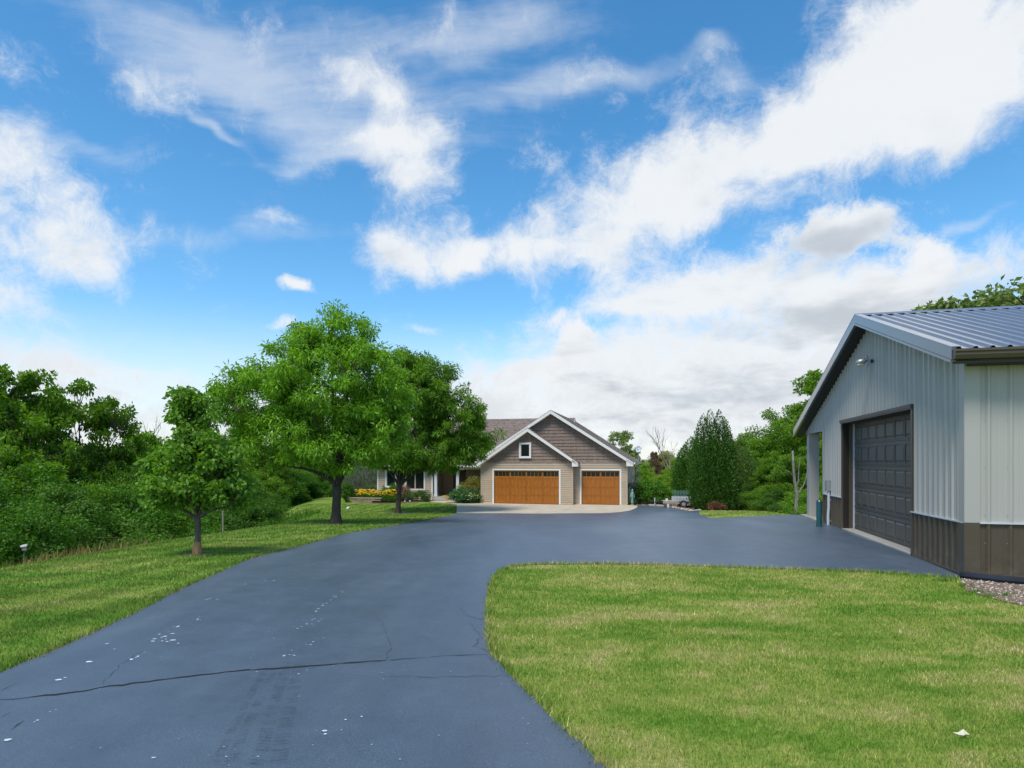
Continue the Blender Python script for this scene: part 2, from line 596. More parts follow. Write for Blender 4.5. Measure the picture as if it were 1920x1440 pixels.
def build_materials():
    # soil and turf sheet
    m, N, L, b = mat_new('turf')
    g = N.new('ShaderNodeNewGeometry')
    c = turf_colour(N, L, g.outputs['Position'])
    f = nnoise(N, L, g.outputs['Position'], 30, 5, .7)
    c = nmix(N, L, .85, c, nramp(N, L, f.outputs[0], [(.3, .45), (.7, 1.05)]).outputs[0], 'MULTIPLY')
    L.new(c, b.inputs['Base Color'])
    b.inputs['Roughness'].default_value = .95
    b.inputs['Specular IOR Level'].default_value = .1
    nbump(N, L, f.outputs[0], .6, .04, b)
    M['turf'] = m
    # grass blades
    m, N, L, b = mat_new('grass_blade')
    g = N.new('ShaderNodeNewGeometry')
    c = turf_colour(N, L, g.outputs['Position'])
    a = N.new('ShaderNodeAttribute')
    a.attribute_name = 'tint'
    c2 = nramp(N, L, a.outputs['Fac'], [(0, (.42, .55, .42)), (.45, (.95, .98, .9)), (.80, (1.3, 1.25, 1.15)), (.86, (1.9, 1.45, 2.0)), (1, (2.5, 1.85, 3.2))])
    c = nmix(N, L, 1.0, c, c2.outputs[0], 'MULTIPLY')
    L.new(c, b.inputs['Base Color'])
    b.inputs['Roughness'].default_value = .6
    b.inputs['Specular IOR Level'].default_value = .2
    tr = N.new('ShaderNodeBsdfTranslucent')
    L.new(c, tr.inputs['Color'])
    mx = N.new('ShaderNodeMixShader')
    mx.inputs[0].default_value = .3
    L.new(b.outputs[0], mx.inputs[1])
    L.new(tr.outputs[0], mx.inputs[2])
    L.new(mx.outputs[0], N['Material Output'].inputs['Surface'])
    M['blade'] = m
    # sealed asphalt
    m, N, L, b = mat_new('asphalt')
    g = N.new('ShaderNodeNewGeometry')
    p = g.outputs['Position']
    big = nnoise(N, L, nmap(N, L, p, (1.0, .35, 1)), .5, 6, .6, .4)
    mid = nnoise(N, L, p, 2.2, 6, .65, .3)
    fin = nnoise(N, L, p, 130, 3, .7)
    c = nramp(N, L, big.outputs[0], [(.3, (.064, .090, .124)), (.7, (.092, .120, .156))]).outputs[0]
    c = nmix(N, L, .6, c, nramp(N, L, mid.outputs[0], [(.3, .78), (.7, 1.15)]).outputs[0], 'MULTIPLY')
    c = nmix(N, L, .9, c, nramp(N, L, fin.outputs[0], [(.3, .55), (.55, 1.0), (.72, 1.7)]).outputs[0], 'MULTIPLY')
    worn = nnoise(N, L, nmap(N, L, p, (1.1, .16, 1), (0, 0, R(8))), 1.3, 5, .6, .5)
    c = nmix(N, L, .75, c, nramp(N, L, worn.outputs[0], [(.3, (.82, .84, .86)), (.55, (1.0, 1.0, 1.0)), (.75, (1.22, 1.17, 1.10))]).outputs[0], 'MULTIPLY')
    vor = N.new('ShaderNodeTexVoronoi')
    vor.inputs['Scale'].default_value = 55
    L.new(p, vor.inputs['Vector'])
    c = nmix(N, L, .8, c, nramp(N, L, vor.outputs['Distance'], [(.0, 1.55), (.10, 1.08), (.3, .96)]).outputs[0], 'MULTIPLY')
    L.new(c, b.inputs['Base Color'])
    rr = N.new('ShaderNodeMapRange')
    rr.inputs[3].default_value = .30
    rr.inputs[4].default_value = .52
    L.new(mid.outputs[0], rr.inputs[0])
    L.new(rr.outputs[0], b.inputs['Roughness'])
    b.inputs['Specular IOR Level'].default_value = .55
    nbump(N, L, fin.outputs[0], .45, .005, b)
    M['asphalt'] = m
    # concrete
    for nm, col_ in (('concrete', (.50, .42, .31)), ('concrete_grey', (.38, .36, .31))):
        m, N, L, b = mat_new(nm)
        t = N.new('ShaderNodeNewGeometry')
        n1 = nnoise(N, L, t.outputs['Position'], 1.1, 7, .65)
        n2 = nnoise(N, L, t.outputs['Position'], 70, 3, .6)
        c = nramp(N, L, n1.outputs[0], [(.3, tuple(x * .78 for x in col_)), (.7, tuple(x * 1.1 for x in col_))]).outputs[0]
        c = nmix(N, L, .5, c, nramp(N, L, n2.outputs[0], [(.3, .8), (.7, 1.1)]).outputs[0], 'MULTIPLY')
        L.new(c, b.inputs['Base Color'])
        b.inputs['Roughness'].default_value = .85
        nbump(N, L, n2.outputs[0], .2, .003, b)
        M[nm] = m
    M['lap'] = paint('lap_siding', (.43, .338, .238), .55, .07, 1.5, spec=.3)
    M['shake'] = paint('shake_siding', (.225, .165, .130), .7, .16, 6, bump=.25, spec=.25, streak=True)
    M['white'] = paint('white_trim', (.72, .70, .64), .5, .04)
    M['post'] = paint('grey_white_post', (.62, .63, .64), .5, .04)
    M['metal_grey'] = paint('grey_sheet_metal', (.395, .38, .345), .42, .05, .8, spec=.5, streak=True)
    M['metal_brown'] = paint('brown_sheet_metal', (.080, .063, .041), .42, .1, 1.0, spec=.45, streak=True)
    mbn = M['metal_brown']
    Nn, Ln = mbn.node_tree.nodes, mbn.node_tree.links
    bb = Nn['Principled BSDF']
    src = bb.inputs['Base Color'].links[0].from_socket
    tco = Nn.new('ShaderNodeTexCoord')
    sp_n = nnoise(Nn, Ln, tco.outputs['Object'], 5.0, 7, .7)
    sepz = Nn.new('ShaderNodeSeparateXYZ')
    Ln.new(tco.outputs['Object'], sepz.inputs[0])
    zr_ = Nn.new('ShaderNodeMapRange')
    zr_.inputs[1].default_value = .55
    zr_.inputs[2].default_value = .02
    Ln.new(sepz.outputs[2], zr_.inputs[0])
    mlt = Nn.new('ShaderNodeMath')
    mlt.operation = 'MULTIPLY'
    Ln.new(zr_.outputs[0], mlt.inputs[0])
    Ln.new(nramp(Nn, Ln, sp_n.outputs[0], [(.45, 0.0), (.72, .7)]).outputs[0], mlt.inputs[1])
    Ln.new(nmix(Nn, Ln, mlt.outputs[0], src, (.17, .14, .105)), bb.inputs['Base Color'])
    M['metal_roof'] = paint('bronze_roof_metal', (.20, .195, .20), .32, .08, 1.0, spec=.9, metal=.3)
    M['metal_trim'] = paint('bronze_trim_metal', (.052, .056, .064), .32, .08, 1.0, spec=.8, metal=.2)
    for nm_, w_ in (('metal_roof', 1.0), ('metal_trim', .7)):
        b_n = M[nm_].node_tree.nodes['Principled BSDF']
        b_n.inputs['Coat Weight'].default_value = w_
        b_n.inputs['Coat Roughness'].default_value = .12
    M['metal_dark'] = paint('dark_bronze_trim', (.035, .031, .027), .45, .1)
    M['soffit'] = paint('dark_soffit', (.030, .027, .024), .7, .1)
    M['barn_door'] = paint('brown_door_steel', (.110, .100, .082), .48, .08, 1.2, spec=.4)
    M['galv'] = paint('galvanised', (.42, .43, .44), .4, .1, 6, metal=.6)
    M['lens'] = paint('lamp_lens', (.55, .52, .33), .3, .05)
    M['black'] = paint('black_plastic', (.018, .022, .030), .35, .2)
    M['teal'] = paint('teal_paint', (.010, .075, .080), .45, .25, 6)
    M['verdigris'] = paint('verdigris', (.16, .31, .26), .6, .3, 9)
    M['pvc'] = paint('pvc_grey', (.50, .53, .56), .45, .05)
    M['box_grey'] = paint('grey_box', (.22, .24, .25), .5, .08)
    M['glass'] = paint('window_glass', (.012, .016, .016), .06, .2, spec=.6)
    M['door_red'] = paint('front_door_wood', (.095, .022, .012), .45, .2, 4)
    M['porch_dark'] = paint('porch_wall', (.20, .17, .14), .7, .08)
    M['stone'] = paint('wall_stone', (.27, .19, .13), .9, .25, 7, bump=.4)
    M['cap'] = paint('cap_stone', (.34, .27, .20), .9, .2, 7, bump=.4)
    M['mulch'] = paint('mulch', (.12, .080, .050), .95, .4, 14, bump=.8)
    M['soil'] = paint('dry_soil', (.19, .135, .085), .95, .3, 8, bump=.6)
    M['pebble'] = paint('edging_pebble', (.40, .32, .26), .8, .4, 3, bump=.3)
    M['gravel'] = paint('gravel_stone', (.33, .24, .19), .85, .45, 25, bump=.4)
    M['rubber'] = paint('rubber', (.02, .02, .02), .8, .2)
    M['trailer'] = paint('trailer_grey', (.46, .48, .50), .5, .08)
    M['timber'] = paint('weathered_timber', (.34, .27, .20), .85, .2, 8)
    M['fence_post'] = paint('split_post', (.24, .22, .17), .9, .2, 8)
    M['iron'] = paint('wrought_iron', (.03, .02, .016), .6, .2)
    M['dish'] = paint('dish_grey', (.50, .54, .58), .5, .06)
    M['basket'] = paint('coir_basket', (.17, .09, .05), .95, .2, 12)
    M['bird_white'] = paint('box_white', (.62, .62, .60), .6, .1)
    M['paper'] = paint('pale_dry_leaf', (.62, .56, .42), .8, .1, 20)
    M['crack'] = paint('crack_dark', (.010, .011, .013), .9, .2)
    M['crack_faint'] = paint('crack_faint', (.035, .045, .060), .9, .2)
    M['spot'] = paint('pale_paint_spot', (.50, .55, .60), .7, .25, 9)
    M['litter'] = paint('fallen_leaf', (.16, .13, .055), .8, .3, 9)
    M['dead_wood'] = paint('dead_wood', (.22, .19, .17), .9, .2, 6)
    # barks
    for nm, ca, cb in (('bark', (.035, .028, .022), (.115, .095, .075)), ('bark_pale', (.07, .06, .05), (.34, .31, .27)), ('bark_young', (.07, .055, .045), (.20, .17, .14)), ('bark_wound', (.20, .09, .035), (.50, .33, .17))):
        m, N, L, b = mat_new(nm)
        t = N.new('ShaderNodeTexCoord')
        n1 = nnoise(N, L, nmap(N, L, t.outputs['Object'], (9, 9, 1.6)), 3, 6, .7)
        r = nramp(N, L, n1.outputs[0], [(.32, ca), (.68, cb)])
        L.new(r.outputs[0], b.inputs['Base Color'])
        b.inputs['Roughness'].default_value = .95
        b.inputs['Specular IOR Level'].default_value = .15
        nbump(N, L, n1.outputs[0], .8, .03, b)
        M[nm] = m
    # asphalt shingles: rows and tabs, far away
    m, N, L, b = mat_new('roof_shingle')
    t = N.new('ShaderNodeTexCoord')
    n1 = nnoise(N, L, nmap(N, L, t.outputs['Object'], (5, 5, 11)), 1.0, 3, .6)
    n2 = nnoise(N, L, t.outputs['Object'], 1.2, 5, .6)
    c = nramp(N, L, n1.outputs[0], [(.3, (.095, .070, .060)), (.5, (.175, .130, .108)), (.72, (.27, .205, .175))]).outputs[0]
    c = nmix(N, L, .5, c, nramp(N, L, n2.outputs[0], [(.3, .8), (.7, 1.15)]).outputs[0], 'MULTIPLY')
    L.new(c, b.inputs['Base Color'])
    b.inputs['Roughness'].default_value = .9
    nbump(N, L, n1.outputs[0], .4, .02, b)
    M['shingle'] = m
    # golden oak door
    m, N, L, b = mat_new('golden_oak')
    t = N.new('ShaderNodeTexCoord')
    n1 = nnoise(N, L, nmap(N, L, t.outputs['Object'], (16, 16, 1.4)), 2.2, 6, .65, .5)
    r = nramp(N, L, n1.outputs[0], [(.28, (.21, .062, .005)), (.5, (.34, .112, .010)), (.75, (.46, .175, .020))])
    L.new(r.outputs[0], b.inputs['Base Color'])
    b.inputs['Roughness'].default_value = .42
    b.inputs['Specular IOR Level'].default_value = .45
    M['oak'] = m
    # tyre mark: broken dark rubber film, clear between the lugs
    m, N, L, b = mat_new('tyre_mark')
    t = N.new('ShaderNodeNewGeometry')
    n1 = nnoise(N, L, t.outputs['Position'], 9, 5, .7)
    b.inputs['Base Color'].default_value = (.014, .017, .022, 1)
    b.inputs['Roughness'].default_value = .8
    tp = N.new('ShaderNodeBsdfTransparent')
    mx = N.new('ShaderNodeMixShader')
    r = nramp(N, L, n1.outputs[0], [(.42, 0.0), (.70, .30)])
    L.new(r.outputs[0], mx.inputs[0])
    L.new(tp.outputs[0], mx.inputs[1])
    L.new(b.outputs[0], mx.inputs[2])
    L.new(mx.outputs[0], N['Material Output'].inputs['Surface'])
    M['tyre'] = m
    # leaves
    M['leaf_locust'] = leafmat('leaf_locust', (0.071, 0.170, 0.015), (0.205, 0.391, 0.029), .38, (.17, .25, .03))
    M['leaf_maple'] = leafmat('leaf_maple', (.070, .165, .018), (.175, .330, .036), .38, (.34, .27, .04))
    M['leaf_wood'] = leafmat('leaf_wood', (.055, .135, .013), (.175, .320, .026), .42)
    M['leaf_wood_dark'] = leafmat('leaf_wood_dark', (0.029, 0.086, 0.012), (0.102, 0.209, 0.023), .32)
    M['leaf_lime'] = leafmat('leaf_lime', (.095, .190, .016), (.230, .370, .034), .38)
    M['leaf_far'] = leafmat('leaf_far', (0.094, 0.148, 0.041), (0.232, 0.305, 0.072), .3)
    M['leaf_brown'] = leafmat('leaf_brown', (.10, .065, .040), (.21, .135, .085), .25)
    M['leaf_cedar'] = leafmat('leaf_cedar', (.024, .085, .010), (.085, .190, .022), .24)
    M['leaf_juniper'] = leafmat('leaf_juniper', (.050, .105, .022), (.150, .240, .050), .25)
    M['leaf_shrub'] = leafmat('leaf_shrub', (.035, .115, .012), (.110, .250, .024), .34)
    M['leaf_olive'] = leafmat('leaf_olive', (0.116, 0.131, 0.017), (0.315, 0.295, 0.043), .3)
    M['leaf_grey'] = leafmat('leaf_grey', (.085, .105, .070), (.185, .205, .150), .2)
    M['leaf_copper'] = leafmat('leaf_copper', (.10, .055, .030), (.26, .13, .065), .3)
    M['leaf_hosta'] = leafmat('leaf_hosta', (0.014, 0.080, 0.032), (0.065, 0.196, 0.065), .25)
    M['petal_yellow'] = leafmat('petal_yellow', (.62, .40, .010), (.85, .62, .025), .25)
    M['petal_white'] = leafmat('petal_white', (.70, .62, .35), (.85, .82, .66), .2)
    M['petal_purple'] = leafmat('petal_purple', (.16, .075, .20), (.34, .19, .42), .2)
    M['straw'] = leafmat('straw', (.16, .14, .04), (.36, .26, .09), .3)


build_materials()

# ================================================================== the land, the drive, the apron
def axis(fine0, fine1, step, far_lo, far_hi, grow=1.22):
    a = list(np.arange(fine0, fine1 + 1e-6, step))
    s, x = step, fine1
    while x < far_hi:
        s *= grow
        x += s
        a.append(x)
    s, x = step, fine0
    while x > far_lo:
        s *= grow
        x -= s
        a.insert(0, x)
    return np.array(a)


gx = axis(-26, 28, .5, -2500, 2500)
gy = axis(-6, 66, .5, -200, 5000)
XX, YY = np.meshgrid(gx, gy)
V = np.stack([XX, YY, gz(XX, YY)], -1).reshape(-1, 3)
nx, ny = len(gx), len(gy)
ii = (np.arange(ny - 1)[:, None] * nx + np.arange(nx - 1)[None, :]).ravel()
Fq = np.stack([ii, ii + 1, ii + 1 + nx, ii + nx], -1)
ground = link('ground', np_mesh('ground', V, Fq, smooth=True), M['turf'])
tag(ground, 'rolling lawn and rough land under the whole scene', 'ground', kind='structure')


def smooth_poly(pts, n=6, closed=False):
    """Catmull-Rom through points"""
    out = []
    m = len(pts)
    for i in range(m - 1):
        p0 = np.array(pts[max(i - 1, 0)])
        p1 = np.array(pts[i])
        p2 = np.array(pts[i + 1])
        p3 = np.array(pts[min(i + 2, m - 1)])
        for k in range(n):
            t = k / n
            out.append(tuple(.5 * ((2 * p1) + (-p0 + p2) * t + (2 * p0 - 5 * p1 + 4 * p2 - p3) * t * t + (-p0 + 3 * p1 - 3 * p2 + p3) * t ** 3)))
    out.append(tuple(pts[-1]))
    return out


def inside(poly, x, y):
    x = np.asarray(x)
    y = np.asarray(y)
    r = np.zeros(x.shape, bool)
    n = len(poly)
    for i in range(n):
        x1, y1 = poly[i]
        x2, y2 = poly[(i + 1) % n]
        if y1 == y2:
            continue
        c = ((y1 > y) != (y2 > y)) & (x < (x2 - x1) * (y - y1) / (y2 - y1) + x1)
        r ^= c
    return r


def edge_dist(line, x, y):
    d = np.full(np.shape(x), 1e9)
    for (x1, y1), (x2, y2) in zip(line[:-1], line[1:]):
        dx, dy = x2 - x1, y2 - y1
        l2 = dx * dx + dy * dy + 1e-12
        t = np.clip(((x - x1) * dx + (y - y1) * dy) / l2, 0, 1)
        d = np.minimum(d, np.hypot(x - x1 - t * dx, y - y1 - t * dy))
    return d


def sheet(name, poly, lift, step, mat, thick=0.0, zfun=gz, parent=None):
    """a thin paved sheet that follows the land inside an outline"""
    P_ = np.array(poly)
    x0, y0 = P_.min(0)
    x1, y1 = P_.max(0)
    gx_, gy_ = np.meshgrid(np.arange(x0, x1, step), np.arange(y0, y1, step))
    gx_, gy_ = gx_.ravel(), gy_.ravel()
    k = inside(poly, gx_, gy_) & (edge_dist(list(poly) + [poly[0]], gx_, gy_) > step * .4)
    pts = [Vector(p) for p in poly] + [Vector(p) for p in zip(gx_[k], gy_[k])]
    n = len(poly)
    vs, es, fs, *_ = delaunay_2d_cdt(pts, [(i, (i + 1) % n) for i in range(n)], [], 1, 1e-5)
    xs = np.array([v.x for v in vs])
    ys = np.array([v.y for v in vs])
    zs = zfun(xs, ys) + lift
    mb = MB()
    mb.v = list(zip(xs, ys, zs))
    mb.f = [tuple(f) for f in fs]
    if thick:
        k0 = len(mb.v)
        pz = zfun(P_[:, 0], P_[:, 1])
        mb.v += [(p[0], p[1], z + lift) for p, z in zip(poly, pz)] + [(p[0], p[1], z + lift - thick) for p, z in zip(poly, pz)]
        mb.f += [(k0 + i, k0 + n + i, k0 + n + (i + 1) % n, k0 + (i + 1) % n) for i in range(n)]
    return mb.build(name, mat, parent, smooth=False)


left_edge = [(-3.3, -9), (-3.7, 0)] + [at(*p) for p in ((0, 1265), (125, 1210), (275, 1140), (375, 1090), (475, 1047), (580, 1020), (650, 1001), (740, 986), (800, 976), (842, 967))]
left_edge = smooth_poly(left_edge, 6)
apron_front = [at(*p) for p in ((856, 962.5), (950, 963), (1130, 963), (1172, 960))] + [at(1190, 955), at(1196, 950)]
right_far = [(8.95, 44.5), (9.6, 44.4), (10.6, 43.3), (11.3, 40.4), (11.0, 37), (10.1, 34), (9.3, 31), (8.9, 27.5), (9.3, 24.5)]
pad_far = [barn_xy(-.95, 12.9), barn_xy(-.2, 12.6), barn_xy(-.2, 9.3), barn_xy(.10, 9.3), barn_xy(.10, 0.0)]
island = [at(*p) for p in ((1800, 1086), (1700, 1078), (1500, 1069), (1300, 1062.5), (1100, 1058.5), (1000, 1059.5), (950, 1066), (926, 1084), (918, 1112), (914, 1150), (916, 1200), (926, 1232), (956, 1264), (1000, 1311), (1050, 1360), (1090, 1399), (1130, 1440))]
island = smooth_poly(island, 5) + [(.95, 2.2), (1.25, 0), (1.4, -9)]
apron_l = at(856, 962.5)
drive_poly = left_edge + [(apron_l[0] + .05, apron_l[1] + .6)] + [house_xy(0, -3.4), house_xy(9.5, -2.2)] + smooth_poly(right_far, 4) + pad_far + island
# jitter the outline a little so that the edge is not ruled
jr = random.Random(3)
dense_poly = []
for (x0_, y0_), (x1_, y1_) in zip(drive_poly, drive_poly[1:] + drive_poly[:1]):
    k_ = max(1, int(math.hypot(x1_ - x0_, y1_ - y0_) / .14)) if max(y0_, y1_) < 24 and min(y0_, y1_) > 2.5 else 1
    dense_poly += [(x0_ + (x1_ - x0_) * i_ / k_, y0_ + (y1_ - y0_) * i_ / k_) for i_ in range(k_)]
drive_poly = [(x + jr.uniform(-.022, .022), y + jr.uniform(-.022, .022)) for x, y in dense_poly]
driveway = sheet('driveway', drive_poly, .016, .5, M['asphalt'], .05)
tag(driveway, 'dark blue-grey sealed asphalt drive with cracks and pale spots', 'driveway', kind='structure')

apron_poly = [house_xy(-.35, .02), house_xy(-1.35, -1.6)] + [apron_l] + smooth_poly(apron_front[1:], 4) + [house_xy(11.3, .4), house_xy(10.7, .62), house_xy(6.9, .62), house_xy(6.9, .02)]


def apron_z(x, y):
    return np.minimum(gz(x, y) + .01, HZ - .02)


apron = sheet('concrete_apron', apron_poly, .032, .6, M['concrete'], .09, apron_z)
tag(apron, 'buff concrete apron in front of the two garage doors', 'apron', kind='structure')
walk_poly = [house_xy(-4.6, 2.0), house_xy(-4.4, 1.0), house_xy(-3.2, .1), house_xy(-1.3, -1.55), house_xy(-.5, -.3), house_xy(-1.4, .1), house_xy(-2.6, 1.1), house_xy(-2.8, 2.0)]
walk = sheet('front_walk', walk_poly, .03, .5, M['concrete'], .08, apron_z)
tag(walk, 'pale concrete path from the apron to the porch steps', 'path', kind='structure')

# joints in the apron
for u in (3.45, 7.1):
    mb = MB()
    pa, pb = house_xy(u, -.1), house_xy(u, -5.6)
    for i in range(8):
        t0, t1 = i / 8, (i + 1) / 8
        q0 = (pa[0] + (pb[0] - pa[0]) * t0, pa[1] + (pb[1] - pa[1]) * t0)
        q1 = (pa[0] + (pb[0] - pa[0]) * t1, pa[1] + (pb[1] - pa[1]) * t1)
        z0, z1 = float(apron_z(*q0)) + .0355, float(apron_z(*q1)) + .0355
        mb.add([(q0[0] - .012, q0[1], z0), (q0[0] + .012, q0[1], z0), (q1[0] + .012, q1[1], z1), (q1[0] - .012, q1[1], z1)], [(0, 1, 2, 3)])
    mb.build('joint', M['concrete_grey'], apron)


def crack(pts, w, seed):
    """a crack in the asphalt: an uneven dark strip lying in the surface"""
    r = random.Random(seed)
    line = []
    for (a, b) in zip(pts[:-1], pts[1:]):
        n = max(2, int(math.hypot(b[0] - a[0], b[1] - a[1]) / .07))
        for i in range(n):
            line.append((a[0] + (b[0] - a[0]) * i / n + r.uniform(-.018, .018), a[1] + (b[1] - a[1]) * i / n + r.uniform(-.018, .018)))
    line.append(pts[-1])
    mb = MB()
    vs = []
    for i, p in enumerate(line):
        q = line[min(i + 1, len(line) - 1)]
        o = line[max(i - 1, 0)]
        dx, dy = q[0] - o[0], q[1] - o[1]
        l = math.hypot(dx, dy) + 1e-9
        ww = w * r.uniform(.25, 1.0) * (.35 if i in (0, len(line) - 1) else 1)
        z = gz1(*p) + .0205
        vs += [(p[0] - dy / l * ww, p[1] + dx / l * ww, z), (p[0] + dy / l * ww, p[1] - dx / l * ww, z)]
    fs = [(2 * i, 2 * i + 1, 2 * i + 3, 2 * i + 2) for i in range(len(line) - 1)]
    mb.add(vs, fs)
    return mb.build('crack', M['crack' if w > .0055 else 'crack_faint'], driveway)


def px(*pts):
    return [at(*p) for p in pts]


crack(px((0, 1318), (110, 1306), (230, 1288), (340, 1274), (440, 1262), (545, 1256), (640, 1248), (725, 1242)), .017, 1)
crack(px((725, 1242), (800, 1236), (880, 1231), (915, 1231)), .007, 2)
crack(px((725, 1242), (732, 1215), (722, 1190), (716, 1168), (700, 1160)), .0025, 3)
crack(px((720, 1271), (820, 1274), (955, 1271)), .004, 4)
crack(px((335, 1214), (380, 1211), (350, 1206)), .004, 5)
crack(px((190, 1290), (225, 1250), (265, 1224)), .002, 6)
crack(px((0, 1300), (20, 1290), (45, 1282)), .005, 7)
crack(px((0, 1352), (20, 1341)), .005, 8)
crack(px((22, 1374), (45, 1357)), .006, 9)
crack(px((880, 1170), (900, 1195), (890, 1215), (915, 1225)), .004, 10)
crack(px((860, 1140), (880, 1160), (905, 1165)), .004, 11)

# pale splashes on the asphalt
sp = MB()
sr = random.Random(5)


def splash(x, y, r):
    n = 7
    z = gz1(x, y) + .0205
    a0 = sr.uniform(0, 6)
    st = sr.uniform(.8, 1.7)
    sp.add([(x + r * st * sr.uniform(.6, 1.1) * math.cos(a0 + 6.283 * i / n), y + r * sr.uniform(.6, 1.1) * math.sin(a0 + 6.283 * i / n), z) for i in range(n)], [tuple(range(n))])


for (a, b, n, s, r0) in (((288, 1205), (335, 1178), 12, 12, .020), ((295, 1195), (330, 1210), 7, 6, .026), ((238, 1246), (275, 1225), 7, 2, .018), ((365, 1170), (400, 1150), 6, 6, .02), ((590, 1150), (640, 1110), 12, 5, .018),
                         ((550, 1180), (620, 1160), 12, 9, .016), ((570, 1062), (620, 1052), 8, 5, .018), ((110, 1332), (60, 1362), 5, 2, .014), ((380, 1125), (420, 1130), 5, 4, .018), ((460, 1095), (530, 1090), 8, 6, .016), ((600, 1200), (540, 1230), 9, 10, .014)):
    for i in range(n):
        t = sr.random()
        splash(*at(a[0] + (b[0] - a[0]) * t + sr.uniform(-s, s), a[1] + (b[1] - a[1]) * t + sr.uniform(-s, s) * .5), r0 * sr.uniform(.3, .85))
for q in ((167, 1245, .035), (110, 1279, .03), (122, 1275, .02), (15, 1393, .028), (608, 1376, .022), (610, 1382, .014), (648, 1355, .012), (678, 1349, .014), (288, 1427, .014), (420, 1406, .008), (424, 1425, .008), (532, 1234, .02), (552, 1233, .015), (200, 1211, .02), (215, 1221, .015), (484, 1425, .01), (750, 1430, .008), (697, 1402, .006), (560, 1268, .012), (741, 1174, .01), (1475, 1066, .03)):
    splash(*at(q[0], q[1]), q[2] * .7)
for i in range(420):                                                # fine pale grit
    x, y = sr.uniform(-4, 1.5), sr.uniform(3.2, 16)
    if bool(inside(drive_poly, np.array([x]), np.array([y]))[0]):
        splash(x, y, sr.uniform(.002, .006))
sp.build('pale_spots', M['spot'], driveway, 'stuff')
# leaf litter near the apron
lt = MB()
sp_old, sp = sp, lt
for i in range(420):
    x, y = at(sr.uniform(770, 1010), sr.uniform(964, 990))
    if sr.random() < .75 - (x + 3) * .10:
        splash(x, y, sr.uniform(.015, .04))
lt.build('leaf_litter', M['litter'], driveway, 'stuff')
# tyre tread marks in the foreground
tm = MB()
for (cx0, cy0, cx1, cy1, hw) in ((500, 1440, 550, 1245, .10), (415, 1440, 505, 1260, .07)):
    p0, p1 = at(cx0, cy0), at(cx1, cy1)
    n = 46
    for i in range(n):
        for sgn in (-1, 1):
            if sr.random() < .12:
                continue
            t = i / n
            x, y = p0[0] + (p1[0] - p0[0]) * t, p0[1] + (p1[1] - p0[1]) * t
            z = gz1(x, y) + .0203
            h = (p1[1] - p0[1]) / n * .33
            xa, xb = x + sgn * .01, x + sgn * hw
            tm.add([(xa, y - h, z), (xb, y - h + .02, z), (xb, y + h + .02, z), (xa, y + h, z)], [(0, 1, 2, 3)])
tm.build('tyre_marks', M['tyre'], driveway, 'stuff')

# ================================================================== grass
beds = []           # outlines where no lawn grows
bed_by_wing = [house_xy(-9.8, 2.4), house_xy(-10.8, 1.2), house_xy(-9.5, -1.2), house_xy(-7.4, -1.9), house_xy(-5.4, -.4), house_xy(-4.5, .9), house_xy(-4.6, 2.3)]
bed_by_porch = [house_xy(-2.7, 1.9), house_xy(-2.5, 1.1), house_xy(-1.3, .15), house_xy(-.4, -.25), house_xy(-.05, -.1), house_xy(-.05, 2.2)]
bed_right = [house_xy(11.0, .9), house_xy(11.3, .45), (9.7, 44.6), (10.8, 43.5), (11.6, 40.6), (11.3, 37.2), (13.0, 36.4), (15.5, 38.5), (16.5, 42), (16, 48), house_xy(11.4, 6)]
gravel_poly = [barn_xy(-.05, -.02), at(1802, 1091), at(1812, 1108), at(1860, 1123), at(1920, 1137), barn_xy(2.2, -2.0), barn_xy(4, -2.0), barn_xy(4, -.02)]
for nm, poly, mt, lab in (('mulch_bed', bed_by_wing, 'mulch', 'brown mulch bed below the window of the house'), ('mulch_bed', bed_by_porch, 'mulch', 'mulch bed between the porch and the garage'),
                          ('mulch_bed', bed_right, 'mulch', 'red-brown mulch bed beside the evergreens and trailer'), ('soil_strip', gravel_poly, 'soil', 'bare stony soil along the barn side wall')):
    o = sheet(nm, poly, .012, .5, M[mt])
    tag(o, lab, 'bed', kind='structure')
    beds.append(poly)
house_foot = [house_xy(-9.7, 2.4), house_xy(-4.7, 2.4), house_xy(-4.7, 1.9), house_xy(0, 1.9), house_xy(0, -.05), house_xy(10.9, -.05), house_xy(10.9, 14), house_xy(-9.7, 14)]
barn_foot = [barn_xy(0, -.02), barn_xy(15, -.02), barn_xy(15, 12), barn_xy(-.35, 12.6), barn_xy(-.35, 9.3), barn_xy(0, 9.3)]
tree_spots = {'big': at(630, 982), 'second': at(746, 962), 'small': at(370, 1040)}
rings = [(tree_spots['big'], .75), (tree_spots['second'], .85), (tree_spots['small'], .30)]
for (c, r), lab in zip(rings, ('mulch ring round the big forked tree', 'mulch ring round the tree by the house', 'mulch ring round the young maple')):
    poly = [(c[0] + r * (1 + .14 * math.sin(3 * a + r)) * math.cos(a), c[1] + r * (1 + .12 * math.cos(2 * a)) * math.sin(a)) for a in np.linspace(0, 6.283, 22)[:-1]]
    o = sheet('mulch_ring', poly, .014, .3, M['mulch'])
    tag(o, lab, 'mulch', kind='structure')
    beds.append(poly)


def lawn_ok(x, y, edge=0.0):
    k = ~inside(drive_poly, x, y)
    for p in beds + [apron_poly, walk_poly, house_foot, barn_foot]:
        k &= ~inside(p, x, y)
    return k


